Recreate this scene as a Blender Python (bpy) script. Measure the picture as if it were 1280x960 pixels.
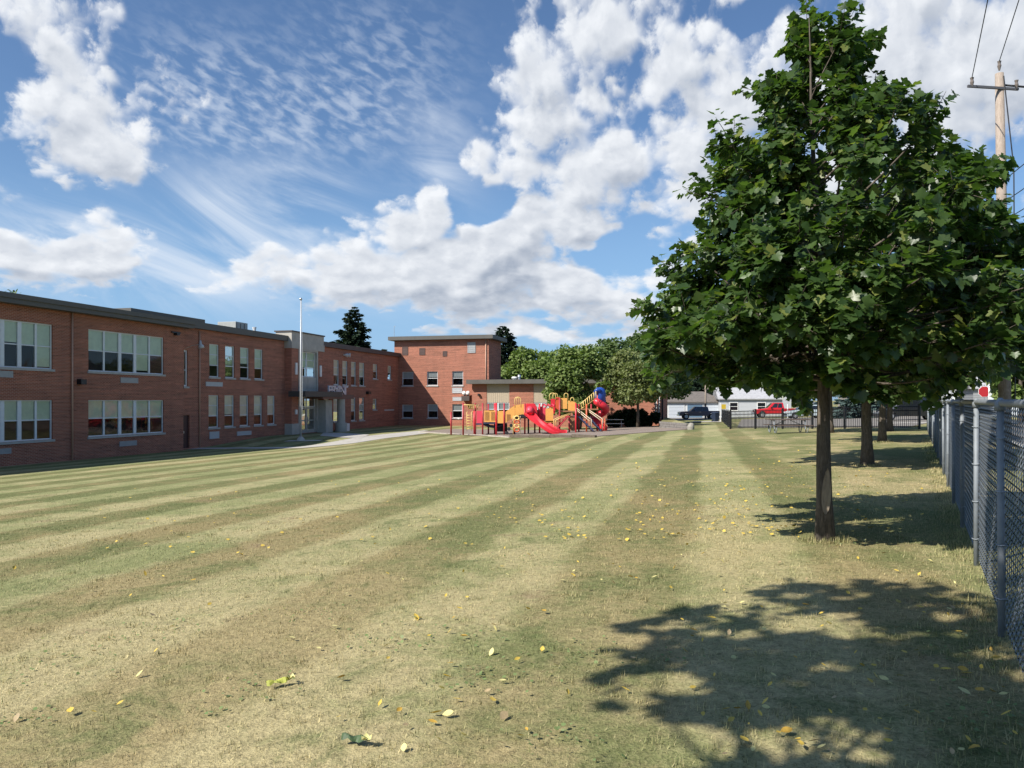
import bpy, bmesh, math, random
import numpy as np
from math import radians as R, sin, cos, pi, atan2, sqrt, tan, atan
for o in list(bpy.data.objects): bpy.data.objects.remove(o)
scene = bpy.context.scene
COL = scene.collection
random.seed(7); rng = np.random.default_rng(7)

# ------------------------------------------------------------------ camera
EYE = 1.55
cd = bpy.data.cameras.new('camera'); cam = bpy.data.objects.new('camera', cd); COL.objects.link(cam)
cam.location = (0, 0, EYE); cam.rotation_euler = (R(90), 0, 0)
cd.sensor_width = 36; cd.lens = 27.0; cd.shift_y = 20/1280; cd.clip_end = 6000; cd.clip_start = 0.05
scene.camera = cam
# ------------------------------------------------------------------ light, exposure
SUN = np.array([-0.925, -0.655, 1.0]); SUN /= np.linalg.norm(SUN)
EL = math.asin(SUN[2]); AZ = atan2(SUN[0], SUN[1])
scene.view_settings.view_transform = 'Standard'; scene.view_settings.look = 'None'
scene.view_settings.exposure = 0.55; scene.view_settings.gamma = 1; scene.view_settings.use_curve_mapping = False
scene.cycles.use_denoising = True
scene.cycles.max_bounces = 6; scene.cycles.diffuse_bounces = 3; scene.cycles.glossy_bounces = 2
scene.cycles.transmission_bounces = 4; scene.cycles.transparent_max_bounces = 8
scene.cycles.caustics_reflective = False; scene.cycles.caustics_refractive = False
sl = bpy.data.lights.new('sun', 'SUN'); sl.energy = 4.6; sl.angle = R(0.53); sl.color = (1, 0.945, 0.86)
so = bpy.data.objects.new('sun', sl); COL.objects.link(so); so.location = (-30, -20, 40)
from mathutils import Vector, Matrix
so.rotation_euler = Vector((-SUN[0], -SUN[1], -SUN[2])).to_track_quat('-Z', 'Y').to_euler()

class NT:
    def __init__(s, tree): s.t = tree; s.N = tree.nodes; s.L = tree.links
    def new(s, ty, **kw):
        n = s.N.new(ty)
        for k, v in kw.items(): setattr(n, k, v)
        return n
    def put(s, sock, v):
        if v is None: return
        if hasattr(v, 'is_linked') or isinstance(v, bpy.types.NodeSocket): s.L.new(v, sock)
        else:
            if sock.type == 'RGBA' and len(v) == 3: v = (*v, 1)
            sock.default_value = v
    def m(s, op, a, b=None, c=None, clamp=False):
        n = s.new('ShaderNodeMath', operation=op); n.use_clamp = clamp
        s.put(n.inputs[0], a); s.put(n.inputs[1], b)
        if c is not None: s.put(n.inputs[2], c)
        return n.outputs[0]
    def v(s, op, a, b=None):
        n = s.new('ShaderNodeVectorMath', operation=op); s.put(n.inputs[0], a)
        if b is not None: s.put(n.inputs[1], b)
        return n.outputs['Value'] if op in ('DOT_PRODUCT', 'LENGTH') else n.outputs[0]
    def noise(s, vec, scale, detail=4, rough=0.5, dist=0.0, col=False, dim='3D'):
        n = s.new('ShaderNodeTexNoise'); n.noise_dimensions = dim; s.put(n.inputs['Vector'], vec); n.inputs['Scale'].default_value = scale
        n.inputs['Detail'].default_value = detail; n.inputs['Roughness'].default_value = rough; n.inputs['Distortion'].default_value = dist
        return n.outputs['Color'] if col else n.outputs['Fac']
    def sstep(s, x, a, b, lo=0.0, hi=1.0):
        n = s.new('ShaderNodeMapRange', interpolation_type='SMOOTHSTEP'); s.put(n.inputs[0], x)
        n.inputs[1].default_value = a; n.inputs[2].default_value = b; n.inputs[3].default_value = lo; n.inputs[4].default_value = hi
        return n.outputs[0]
    def lin(s, x, a, b, lo=0.0, hi=1.0):
        n = s.new('ShaderNodeMapRange'); s.put(n.inputs[0], x); n.clamp = True
        n.inputs[1].default_value = a; n.inputs[2].default_value = b; n.inputs[3].default_value = lo; n.inputs[4].default_value = hi
        return n.outputs[0]
    def mix(s, f, a, b, blend='MIX'):
        n = s.new('ShaderNodeMix', data_type='RGBA', blend_type=blend); s.put(n.inputs[0], f); s.put(n.inputs[6], a); s.put(n.inputs[7], b)
        return n.outputs[2]
    def sep(s, vec):
        n = s.new('ShaderNodeSeparateXYZ'); s.put(n.inputs[0], vec); return n.outputs
    def comb(s, x, y, z):
        n = s.new('ShaderNodeCombineXYZ'); s.put(n.inputs[0], x); s.put(n.inputs[1], y); s.put(n.inputs[2], z); return n.outputs[0]

# ------------------------------------------------------------------ world: Nishita sky with cumulus
W = bpy.data.worlds.new('World'); scene.world = W; W.use_nodes = True
W.cycles.sampling_method = 'MANUAL'; W.cycles.sample_map_resolution = 256
w = NT(W.node_tree); w.N.clear()
wo = w.new('ShaderNodeOutputWorld'); bg = w.new('ShaderNodeBackground'); w.L.new(bg.outputs[0], wo.inputs[0])
sky = w.new('ShaderNodeTexSky'); sky.sky_type = 'NISHITA'; sky.sun_disc = False
sky.sun_elevation = EL; sky.sun_rotation = AZ % (2*pi); sky.air_density = 1.0; sky.dust_density = 0.6; sky.ozone_density = 1.6
SKY_STRENGTH = 0.1
def azel(px, py):
    k = (px-640)/960; return math.degrees(atan(k)), math.degrees(atan((500-py)/960*cos(atan(k))))
# group: (az, el) degrees -> soft cloud mass; fine detail is added outside
G = bpy.data.node_groups.new('cloud_mass', 'ShaderNodeTree')
G.interface.new_socket('Vector', in_out='INPUT', socket_type='NodeSocketVector')
G.interface.new_socket('Soft', in_out='OUTPUT', socket_type='NodeSocketFloat')
g = NT(G); gi = g.new('NodeGroupInput'); go = g.new('NodeGroupOutput')
Q = gi.outputs[0]
lowel = g.sstep(g.sep(Q)[1], 2.0, 16.0, 0.22, 1.0)
warp = g.noise(Q, 0.16, 2, 0.55, col=True, dim='2D')
warp = g.v('SCALE', g.v('SUBTRACT', warp, (0.5, 0.5, 0.5))); g.L.new(g.m('MULTIPLY', lowel, 5.0), warp.node.inputs['Scale'])
Qw = g.v('ADD', Q, warp)
CL = [ # px, py, rx, ry, amplitude
 (95, 100, 90, 105, 1.1), (50, 20, 95, 60, 1.0), (150, 175, 75, 70, 1.1), (10, 210, 40, 40, .6), (45, 145, 45, 55, .7), (205, 132, 45, 24, .75), (100, 225, 55, 30, .7), (155, 5, 30, 18, .5),
 (105, 306, 70, 46, 1.25), (20, 318, 70, 40, 1.1), (-60, 320, 70, 50, .9), (70, 345, 90, 22, .7),
 (325, 336, 72, 32, 1.05), (262, 356, 40, 12, .6), (508, 282, 46, 46, 1.4), (540, 262, 22, 22, .8), (440, 315, 50, 32, 1.0), (415, 385, 36, 14, .5),
 (620, 302, 55, 55, 1.4), (560, 345, 160, 48, 1.6), (690, 355, 80, 40, 1.4), (480, 358, 110, 26, .95), (600, 385, 150, 20, .8), (460, 290, 30, 30, .8),
 (690, 110, 95, 90, 1.15), (740, 40, 85, 60, 1.1), (655, 90, 48, 48, .9), (640, 205, 55, 44, 1.0), (735, 215, 85, 60, 1.15), (720, 270, 100, 30, 1.0),
 (860, 60, 75, 80, 1.0), (860, 200, 70, 100, 1.0), (940, 120, 110, 110, 1.0), (850, 290, 45, 30, .85), (570, 215, 30, 40, .4),
 (1150, 70, 190, 130, 1.15), (1290, 30, 150, 110, 1.0), (1060, 190, 150, 130, .95), (1240, 310, 60, 60, .6), (1420, 200, 150, 150, .9), (1050, -80, 220, 90, .9),
 (745, 388, 110, 26, 1.05), (830, 350, 60, 36, .85), (615, 414, 75, 12, .95), (700, 412, 90, 16, .95), (800, 418, 90, 18, .9), (420, 380, 50, 16, .7), (960, 390, 140, 60, .9),
 (-250, 200, 160, 130, .9), (300, -330, 230, 150, .8), (900, -400, 250, 160, .9), (-300, 420, 180, 40, .8), (1600, 380, 200, 60, .8)]
acc = None
for (px, py, rx, ry, am) in CL:
    a, e = azel(px, py)
    ra = abs(azel(px+rx, py)[0]-azel(px-rx, py)[0])/2; re = abs(azel(px, py-ry)[1]-azel(px, py+ry)[1])/2
    n = g.new('ShaderNodeVectorMath', operation='MULTIPLY_ADD'); g.put(n.inputs[0], Qw); n.inputs[1].default_value = (1/ra, 1/re, 0); n.inputs[2].default_value = (-a/ra, -e/re, 0)
    b = g.m('MULTIPLY_ADD', g.v('DOT_PRODUCT', n.outputs[0], n.outputs[0]), -0.50*am, am)
    acc = b if acc is None else g.m('SMOOTH_MAX', acc, b, 0.3)
HOLES = [(600, 245, 42, 26, .8), (772, 318, 46, 26, .9), (775, 100, 14, 44, .38), (800, 150, 12, 36, .25), (555, 120, 34, 80, .8), (610, 60, 26, 60, .5), (930, 12, 60, 16, .5), (235, 200, 40, 60, .6), (250, 290, 50, 30, .5)]
for (px, py, rx, ry, am) in HOLES:
    a, e = azel(px, py); ra = rx/960*57.3; re = ry/960*57.3
    n = g.new('ShaderNodeVectorMath', operation='MULTIPLY_ADD'); g.put(n.inputs[0], Qw); n.inputs[1].default_value = (1/ra, 1/re, 0); n.inputs[2].default_value = (-a/ra, -e/re, 0)
    acc = g.m('SUBTRACT', acc, g.m('MAXIMUM', g.m('MULTIPLY_ADD', g.v('DOT_PRODUCT', n.outputs[0], n.outputs[0]), -0.5*am, am), 0.0))
acc = g.m('MAXIMUM', acc, -1.0)
def noise_space(n, Q):
    a, e, _ = n.sep(Q); return n.comb(a, n.m('MULTIPLY', n.m('LOGARITHM', n.m('ADD', n.m('MAXIMUM', e, -3.0), 7.0), 2.71828), 29.0), 0.0)
f1 = g.noise(noise_space(g, Q), 0.17, 3, 0.5, 0.2, dim='2D')
g.L.new(g.m('ADD', g.m('SUBTRACT', acc, 0.36), g.m('MULTIPLY', g.m('SUBTRACT', f1, 0.5), 1.5)), go.inputs[0])
tc = w.new('ShaderNodeTexCoord'); x, y, z = w.sep(w.v('NORMALIZE', tc.outputs['Generated']))
az_ = w.m('MULTIPLY', w.m('ARCTAN2', x, y), 57.2958); el_ = w.m('MULTIPLY', w.m('ARCSINE', z), 57.2958)
P = w.comb(az_, el_, 0.0)
def soft(off):
    n = w.new('ShaderNodeGroup'); n.node_tree = G; w.put(n.inputs[0], P if off is None else w.v('ADD', P, off)); return n.outputs[0]
S0, S1 = soft(None), soft((-0.9, 1.7, 0))
NS = noise_space(w, P)
def puffs(off):
    v_ = NS if off is None else w.v('ADD', NS, off)
    d_ = w.noise(v_, 0.55, 7, 0.60, 0.15, dim='2D')
    vo = w.new('ShaderNodeTexVoronoi', feature='SMOOTH_F1'); vo.voronoi_dimensions = '2D'; vo.inputs['Scale'].default_value = 0.50; vo.inputs['Smoothness'].default_value = 0.6
    vo.inputs['Detail'].default_value = 1.6; vo.inputs['Roughness'].default_value = 0.5; w.put(vo.inputs['Vector'], w.v('ADD', v_, w.v('MULTIPLY', w.comb(d_, d_, 0.0), (2.2, -1.6, 0))))
    return w.m('ADD', w.m('MULTIPLY', w.m('SUBTRACT', d_, 0.5), 0.95), w.m('MULTIPLY', w.m('SUBTRACT', 0.42, vo.outputs['Distance']), 0.55))
p0, p1 = puffs(None), puffs((-0.5, 0.9, 0))
edge = w.sstep(S0, -0.1, 0.9, 1.25, 0.75)
D0 = w.m('ADD', S0, w.m('MULTIPLY', p0, edge))
cov = w.m('POWER', w.sstep(D0, -0.16, 0.52), 1.2)
body = w.sstep(w.m('SUBTRACT', S0, S1), -0.30, 0.20)            # broad light on the sunward tops, grey undersides
fine = w.m('MULTIPLY', w.m('SUBTRACT', p0, p1), 0.46)
shade = w.m('ADD', w.m('ADD', 0.32, w.m('MULTIPLY', body, 0.52)), w.m('SUBTRACT', fine, w.m('MULTIPLY', w.sstep(S0, 0.25, 1.1), 0.20)), clamp=True)
shade = w.m('ADD', shade, w.sstep(D0, 0.05, 0.55, 0.26, 0.0), clamp=True)
ccol = w.mix(shade, (0.27, 0.31, 0.38), (0.625, 0.645, 0.675))
# high thin cloud: mackerel ripples, streaks
def blobf(px, py, rx, ry):
    a, e = azel(px, py); ra = rx/960*57.3; re = ry/960*57.3
    d = w.v('MULTIPLY', w.v('SUBTRACT', P, (a, e, 0)), (1/ra, 1/re, 0)); return w.m('POWER', 2.718, w.m('MULTIPLY', w.v('DOT_PRODUCT', d, d), -1.0))
rot = w.new('ShaderNodeVectorRotate', rotation_type='Z_AXIS'); w.put(rot.inputs['Vector'], P); rot.inputs['Angle'].default_value = R(18)
rip = w.noise(w.v('MULTIPLY', rot.outputs[0], (0.75, 1.7, 1)), 0.95, 4, 0.5, 0.25, dim='2D')
mk = w.m('ADD', blobf(380, 145, 130, 42), w.m('ADD', blobf(260, 120, 80, 60), w.m('MULTIPLY', blobf(470, 75, 90, 60), 0.75)))
thin1 = w.m('MULTIPLY', w.sstep(w.m('ADD', w.m('MULTIPLY', rip, 0.75), w.m('MULTIPLY', w.noise(P, 0.22, 4, 0.6, dim='2D'), 0.30)), 0.40, 0.74), w.m('MINIMUM', mk, 1.0))
rot2 = w.new('ShaderNodeVectorRotate', rotation_type='Z_AXIS'); w.put(rot2.inputs['Vector'], P); rot2.inputs['Angle'].default_value = R(24)
st = w.noise(w.v('MULTIPLY', rot2.outputs[0], (0.16, 0.55, 1)), 0.4, 7, 0.6, 0.6, dim='2D')
sm = w.m('ADD', w.m('ADD', blobf(300, 270, 110, 45), blobf(190, 300, 150, 35)), w.m('ADD', w.m('MULTIPLY', blobf(400, 220, 60, 30), 1.1), w.m('MULTIPLY', blobf(545, 205, 45, 60), .9)))
sm = w.m('ADD', sm, w.m('MULTIPLY', blobf(250, 340, 260, 45), 0.8))
thin2 = w.m('MULTIPLY', w.sstep(st, 0.34, 0.72), w.m('MINIMUM', sm, 1.0))
thin = w.m('MINIMUM', w.m('ADD', w.m('MULTIPLY', thin1, 0.44), w.m('MULTIPLY', thin2, 0.72)), 0.85)
skyc = w.mix(1.0, sky.outputs[0], (SKY_STRENGTH,)*3, 'MULTIPLY')
skyc = w.mix(1.0, skyc, (0.64, 0.765, 0.90), 'MULTIPLY')
low = w.sstep(el_, 1.0, 20.0, 0.72, 0.0)     # whitish low air
skyc = w.mix(low, skyc, (0.20, 0.36, 0.58))
c1 = w.mix(thin, skyc, (0.54, 0.59, 0.66))
c2 = w.mix(cov, c1, ccol)
up = w.sstep(el_, -1.0, 0.5)
c3 = w.mix(up, (0.18, 0.19, 0.15), c2)
w.L.new(c3, bg.inputs[0]); bg.inputs[1].default_value = 1.0

# ------------------------------------------------------------------ terrain
DX, DY = 0.243, 0.970                      # direction the school front runs
NXX, NYY = 0.970, -0.243                   # its outward side
P0 = (-24.3, 36.5)
def fence_s(x, y): return (0.526*y + 0.56 - x)*0.885
def gz(x, y):
    x = np.asarray(x, float); y = np.asarray(y, float)
    s = np.maximum(fence_s(x, y), 0.0)
    t = 0.0434*(np.sqrt(s*s+1.0)-1.0)
    u = (x-P0[0])*DX + (y-P0[1])*DY
    q = np.clip((u-13)/11, 0, 1); q = q*q*(3-2*q)
    lim = 1.66 - 0.45*q
    k = 0.22; h = np.clip(0.5+0.5*(lim-t)/k, 0, 1)
    r = lim*(1-h) + t*h - k*h*(1-h)
    return -r
def G1(x, y): return float(gz(x, y))
def ray(px, py):
    """ground point seen at photo pixel"""
    k = (px-640)/960; sl_ = (500-py)/960; a, b = 2.0, 400.0
    for _ in range(60):
        m = (a+b)/2
        if EYE+sl_*m > G1(k*m, m): a = m
        else: b = m
    return (k*a, a)

# ------------------------------------------------------------------ mesh helpers
ORG = {}
class MB:
    def __init__(s): s.v = []; s.f = []; s.uv = []
    def add(s, vs, fs, uvs=None):
        o = len(s.v); s.v += [tuple(map(float, p)) for p in vs]
        for i, f in enumerate(fs):
            s.f.append([o+j for j in f]); s.uv.append(uvs[i] if uvs else None)
        return s
    def quad(s, a, b, c, d, uv=None): return s.add([a, b, c, d], [[0, 1, 2, 3]], [uv] if uv else None)
    def box(s, c, size, rot=0.0, M=None):
        hx, hy, hz = size[0]/2, size[1]/2, size[2]/2
        vs = []
        for p in [(-hx,-hy,-hz),(hx,-hy,-hz),(hx,hy,-hz),(-hx,hy,-hz),(-hx,-hy,hz),(hx,-hy,hz),(hx,hy,hz),(-hx,hy,hz)]:
            if M is not None: p = tuple(M @ Vector(p))
            elif rot: p = (p[0]*cos(rot)-p[1]*sin(rot), p[0]*sin(rot)+p[1]*cos(rot), p[2])
            vs.append((c[0]+p[0], c[1]+p[1], c[2]+p[2]))
        return s.add(vs, [[0,3,2,1],[4,5,6,7],[0,1,5,4],[1,2,6,5],[2,3,7,6],[3,0,4,7]])
    def tube(s, pts, r, n=8, cap=True):
        pts = [Vector(p) for p in pts]; k = len(pts)
        rs = r if isinstance(r, (list, tuple)) else [r]*k
        base = len(s.v); ref = None
        for i, p in enumerate(pts):
            t = (pts[min(i+1, k-1)]-pts[max(i-1, 0)]).normalized()
            if ref is None: ref = Vector((0, 0, 1)) if abs(t.z) < 0.9 else Vector((1, 0, 0))
            a = t.cross(ref)
            if a.length < 1e-4: a = t.cross(Vector((0.3, 1, 0.2)))
            a.normalize(); b = t.cross(a); ref = a.cross(t)
            for j in range(n):
                q = p + (a*cos(2*pi*j/n)+b*sin(2*pi*j/n))*rs[i]; s.v.append(tuple(q))
        for i in range(k-1):
            for j in range(n):
                s.f.append([base+i*n+j, base+i*n+(j+1) % n, base+(i+1)*n+(j+1) % n, base+(i+1)*n+j]); s.uv.append(None)
        if cap:
            s.f.append([base+j for j in range(n)][::-1]); s.uv.append(None)
            s.f.append([base+(k-1)*n+j for j in range(n)]); s.uv.append(None)
        return s
    def prism(s, poly, f0, f1):
        """poly list of 2d; f0/f1 map 2d->3d"""
        n = len(poly); vs = [f0(p) for p in poly]+[f1(p) for p in poly]
        fs = [list(range(n))[::-1], list(range(n, 2*n))]+[[i, (i+1) % n, n+(i+1) % n, n+i] for i in range(n)]
        return s.add(vs, fs)
    def build(s, name, mat, parent=None, smooth=False, bevel=0, sub=0):
        me = bpy.data.meshes.new(name); org = ORG.get(parent.name, (0, 0, 0)) if parent else (0, 0, 0)
        vs = [(a-org[0], b-org[1], c-org[2]) for a, b, c in s.v] if any(org) else s.v
        me.from_pydata(vs, [], s.f)
        if any(u is not None for u in s.uv):
            ul = me.uv_layers.new(name='UVMap')
            for p, u in zip(me.polygons, s.uv):
                for q, li in enumerate(p.loop_indices):
                    ul.data[li].uv = u[q] if u is not None else (0, 0)
        bm = bmesh.new(); bm.from_mesh(me); bmesh.ops.recalc_face_normals(bm, faces=bm.faces)
        if bevel: bmesh.ops.bevel(bm, geom=[e for e in bm.edges if len(e.link_faces) == 2 and e.calc_face_angle(0) > 0.5], offset=bevel, segments=2, affect='EDGES', profile=0.6)
        bm.to_mesh(me); bm.free()
        if smooth: me.polygons.foreach_set('use_smooth', [True]*len(me.polygons))
        o = bpy.data.objects.new(name, me); COL.objects.link(o)
        if mat: me.materials.append(mat)
        if parent: o.parent = parent; ORG[o.name] = org
        return o
def tag(o, label=None, cat=None, group=None, kind=None):
    if label: o['label'] = label
    if cat: o['category'] = cat
    if group: o['group'] = group
    if kind: o['kind'] = kind
    return o
def thing(name, label, cat, loc, rotz=0, group=None, local=False):
    """local: parts are modelled about the thing's own origin, else in world coordinates"""
    o = bpy.data.objects.new(name, None); COL.objects.link(o); o.location = loc; o.rotation_euler = (0, 0, rotz)
    o.empty_display_size = 0.3
    ORG[o.name] = (0, 0, 0) if local else tuple(loc)
    return tag(o, label, cat, group)
def struct(o): o['kind'] = 'structure'; return o
def np_mesh(name, V, F, mat, parent=None, org=(0, 0, 0), smooth=False):
    """V (n,3), F (m,k) equal-size faces"""
    V = np.asarray(V, np.float32)-np.asarray(org, np.float32); F = np.asarray(F, np.int32)
    me = bpy.data.meshes.new(name); m, k = F.shape
    me.vertices.add(len(V)); me.vertices.foreach_set('co', V.ravel())
    me.loops.add(m*k); me.loops.foreach_set('vertex_index', F.ravel())
    me.polygons.add(m); me.polygons.foreach_set('loop_start', np.arange(0, m*k, k, dtype=np.int32))
    if smooth: me.polygons.foreach_set('use_smooth', np.ones(m, bool))
    me.update(calc_edges=True); me.validate()
    o = bpy.data.objects.new(name, me); COL.objects.link(o); me.materials.append(mat)
    if parent: o.parent = parent
    return o
def scatter(T, F, P, A, N, S):
    """template T (k,3) with x across, y along the leaf, z normal; placed at P with axis A, normal N, size S"""
    A = A/np.linalg.norm(A, axis=1, keepdims=True); N = N-(N*A).sum(1, keepdims=True)*A; N /= np.linalg.norm(N, axis=1, keepdims=True)+1e-9
    B = np.cross(A, N); n, k = len(P), len(T)
    V = P[:, None, :] + S[:, None, None]*(T[None, :, 0:1]*B[:, None, :]+T[None, :, 1:2]*A[:, None, :]+T[None, :, 2:3]*N[:, None, :])
    FF = F[None]+(np.arange(n)*k)[:, None, None]
    return V.reshape(-1, 3), FF.reshape(-1, F.shape[1])

# ------------------------------------------------------------------ materials
MATS = {}
def mat(name, col, rough=0.6, metal=0.0, var=0.0, scale=6.0, spec=0.5, bump=0.0, bscale=30.0, coat=0.0):
    if name in MATS: return MATS[name]
    m = bpy.data.materials.new(name); m.use_nodes = True; n = NT(m.node_tree); b = n.N['Principled BSDF']
    tcn = n.new('ShaderNodeTexCoord')
    if var > 0:
        f = n.noise(tcn.outputs['Object'], scale, 6, 0.6); c = n.mix(n.lin(f, 0.3, 0.7), [v*(1-var) for v in col], [min(1, v*(1+var)) for v in col]); n.L.new(c, b.inputs['Base Color'])
        n.L.new(n.lin(f, 0.3, 0.7, rough*0.9, min(1, rough*1.1)), b.inputs['Roughness'])
    else: b.inputs['Base Color'].default_value = (*col, 1); b.inputs['Roughness'].default_value = rough
    b.inputs['Metallic'].default_value = metal; b.inputs['Specular IOR Level'].default_value = spec; b.inputs['Coat Weight'].default_value = coat
    if bump > 0:
        bn = n.new('ShaderNodeBump'); bn.inputs['Strength'].default_value = bump; bn.inputs['Distance'].default_value = 0.02
        n.L.new(n.noise(tcn.outputs['Object'], bscale, 5, 0.6), bn.inputs['Height']); n.L.new(bn.outputs[0], b.inputs['Normal'])
    MATS[name] = m; return m
def brick_mat(name, c1, c2, mortar):
    m = bpy.data.materials.new(name); m.use_nodes = True; n = NT(m.node_tree); b = n.N['Principled BSDF']
    uv = n.new('ShaderNodeUVMap'); br = n.new('ShaderNodeTexBrick'); n.L.new(uv.outputs[0], br.inputs['Vector'])
    br.inputs['Scale'].default_value = 1.0; br.inputs['Brick Width'].default_value = 0.21; br.inputs['Row Height'].default_value = 0.0725
    br.inputs['Mortar Size'].default_value = 0.008; br.inputs['Mortar Smooth'].default_value = 0.2; br.inputs['Bias'].default_value = 0.0
    rowv = n.noise(n.v('MULTIPLY', uv.outputs[0], (0.35, 5.2, 1)), 1.0, 3, 0.75)      # batch differences from course to course
    big = n.noise(uv.outputs[0], 0.35, 5, 0.6)
    ca = n.mix(n.lin(rowv, 0.41, 0.60), [v*0.52 for v in c1], [v*1.25 for v in c2]); cb = n.mix(n.lin(big, 0.3, 0.7), c2, [v*0.8 for v in c1])
    n.L.new(ca, br.inputs['Color1']); n.L.new(cb, br.inputs['Color2']); br.inputs['Mortar'].default_value = (*mortar, 1)
    st = n.noise(n.v('MULTIPLY', uv.outputs[0], (1.6, 0.12, 1)), 1.0, 4, 0.6)          # run-off staining
    c = n.mix(n.lin(st, 0.50, 0.75, 0.0, 0.22), br.outputs['Color'], (0.09, 0.06, 0.05))
    n.L.new(c, b.inputs['Base Color']); b.inputs['Roughness'].default_value = 0.85; b.inputs['Specular IOR Level'].default_value = 0.25
    bn = n.new('ShaderNodeBump'); bn.inputs['Strength'].default_value = 0.5; bn.inputs['Distance'].default_value = 0.006; bn.invert = True
    n.L.new(br.outputs['Fac'], bn.inputs['Height']); n.L.new(bn.outputs[0], b.inputs['Normal'])
    return m
BRICK = brick_mat('brick_dark', (0.30, 0.096, 0.058), (0.38, 0.128, 0.076), (0.48, 0.31, 0.23))
BRICK2 = brick_mat('brick_red', (0.355, 0.118, 0.074), (0.40, 0.138, 0.087), (0.46, 0.28, 0.20))
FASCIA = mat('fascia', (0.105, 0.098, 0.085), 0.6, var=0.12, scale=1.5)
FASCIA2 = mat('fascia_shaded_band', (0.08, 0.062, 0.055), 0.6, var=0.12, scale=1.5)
ROOF = mat('roof_felt', (0.13, 0.13, 0.125), 0.9, var=0.2, scale=2)
STONE = mat('limestone', (0.44, 0.41, 0.36), 0.8, var=0.14, scale=1.8, bump=0.15)
SILL = mat('stone_sill', (0.42, 0.40, 0.37), 0.8, var=0.12)
FRAME = mat('window_frame', (0.72, 0.74, 0.76), 0.45, var=0.05)
BLIND = mat('blind', (0.74, 0.82, 0.62), 0.9, var=0.08, scale=3)
BLIND2 = mat('cream_blind', (0.82, 0.78, 0.62), 0.9, var=0.08, scale=3)
DARK = mat('dark_interior', (0.03, 0.03, 0.033), 0.9)
LOUVRE = mat('louvre', (0.36, 0.36, 0.36), 0.5, var=0.1)
PANEL = mat('infill_panel', (0.48, 0.49, 0.50), 0.6, var=0.06)
COPPER = mat('downpipe', (0.50, 0.30, 0.21), 0.5, var=0.1)
DOOR = mat('door_red', (0.055, 0.018, 0.016), 0.5, var=0.1)
TAN = mat('tan_panel', (0.45, 0.37, 0.27), 0.7, var=0.06)
WHITE = mat('white_paint', (0.75, 0.75, 0.73), 0.5, var=0.05)
METAL = mat('brushed_metal', (0.55, 0.56, 0.57), 0.35, metal=0.8, var=0.1)
CONC = mat('concrete', (0.46, 0.43, 0.38), 0.9, var=0.14, scale=2.5, bump=0.2)
BLACK = mat('black_steel', (0.012, 0.012, 0.014), 0.4)
def glass_mat(name, tint, refl):
    m = bpy.data.materials.new(name); m.use_nodes = True; n = NT(m.node_tree); n.N.remove(n.N['Principled BSDF'])
    t = n.new('ShaderNodeBsdfTransparent'); t.inputs[0].default_value = (*tint, 1); gl = n.new('ShaderNodeBsdfGlossy'); gl.inputs['Roughness'].default_value = 0.03
    geo = n.new('ShaderNodeNewGeometry')
    bn = n.new('ShaderNodeBump'); bn.inputs['Strength'].default_value = 0.08; bn.inputs['Distance'].default_value = 0.05
    n.L.new(n.noise(geo.outputs['Position'], 1.3, 2), bn.inputs['Height']); n.L.new(bn.outputs[0], gl.inputs['Normal'])
    fr = n.new('ShaderNodeFresnel'); fr.inputs['IOR'].default_value = 1.5
    f = n.m('ADD', n.m('MULTIPLY', fr.outputs[0], 0.6), refl, clamp=True)
    mx = n.new('ShaderNodeMixShader'); n.L.new(f, mx.inputs[0]); n.L.new(t.outputs[0], mx.inputs[1]); n.L.new(gl.outputs[0], mx.inputs[2])
    n.L.new(mx.outputs[0], n.N['Material Output'].inputs[0]); return m
GLASS = glass_mat('window_glass', (0.93, 0.96, 0.94), 0.02)
CARGLASS = mat('car_glass', (0.012, 0.015, 0.018), 0.06, spec=0.8)

# lawn colour group, shared by the ground sheet and the blades standing on it
LG = bpy.data.node_groups.new('lawn_colour', 'ShaderNodeTree')
LG.interface.new_socket('Position', in_out='INPUT', socket_type='NodeSocketVector')
LG.interface.new_socket('Color', in_out='OUTPUT', socket_type='NodeSocketColor')
LG.interface.new_socket('Dry', in_out='OUTPUT', socket_type='NodeSocketFloat')
l = NT(LG); li = l.new('NodeGroupInput'); lo = l.new('NodeGroupOutput')
px_, py_, pz_ = l.sep(li.outputs[0]); Pf = l.comb(px_, py_, 0.0)
wob = l.m('MULTIPLY', l.m('SUBTRACT', l.noise(Pf, 0.16, 3, 0.5), 0.5), 0.9)
wob2 = l.m('MULTIPLY', l.m('SUBTRACT', l.noise(Pf, 1.6, 3, 0.6), 0.5), 0.30)
wp = l.m('ADD', l.m('SUBTRACT', l.m('MULTIPLY', px_, NXX), l.m('MULTIPLY', py_, -NYY)), l.m('ADD', wob, wob2))
ph = l.m('MULTIPLY', l.m('ADD', wp, 0.16), 2*pi/2.34)
sn = l.m('SINE', ph)                       # >0 light
stripe = l.sstep(sn, -0.34, 0.34)
al = l.m('ADD', l.m('MULTIPLY', px_, DX), l.m('MULTIPLY', py_, DY))     # along the stripes
drg = l.comb(l.m('MULTIPLY', wp, 0.9), l.m('MULTIPLY', al, 0.35), 0.0)
big = l.noise(drg, 0.42, 5, 0.6, 0.3); med = l.noise(Pf, 1.1, 5, 0.62, 0.2); fin = l.noise(Pf, 9.0, 4, 0.65)
dry = l.m('ADD', l.m('ADD', l.m('MULTIPLY', big, 0.62), l.m('MULTIPLY', med, 0.42)), l.m('MULTIPLY', fin, 0.22))
near = l.sstep(l.v('LENGTH', Pf), 3.0, 26.0, 1.0, 0.0)
dry = l.m('ADD', dry, l.m('MULTIPLY', near, 0.055))
dryf = l.sstep(dry, 0.56, 0.76)
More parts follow.
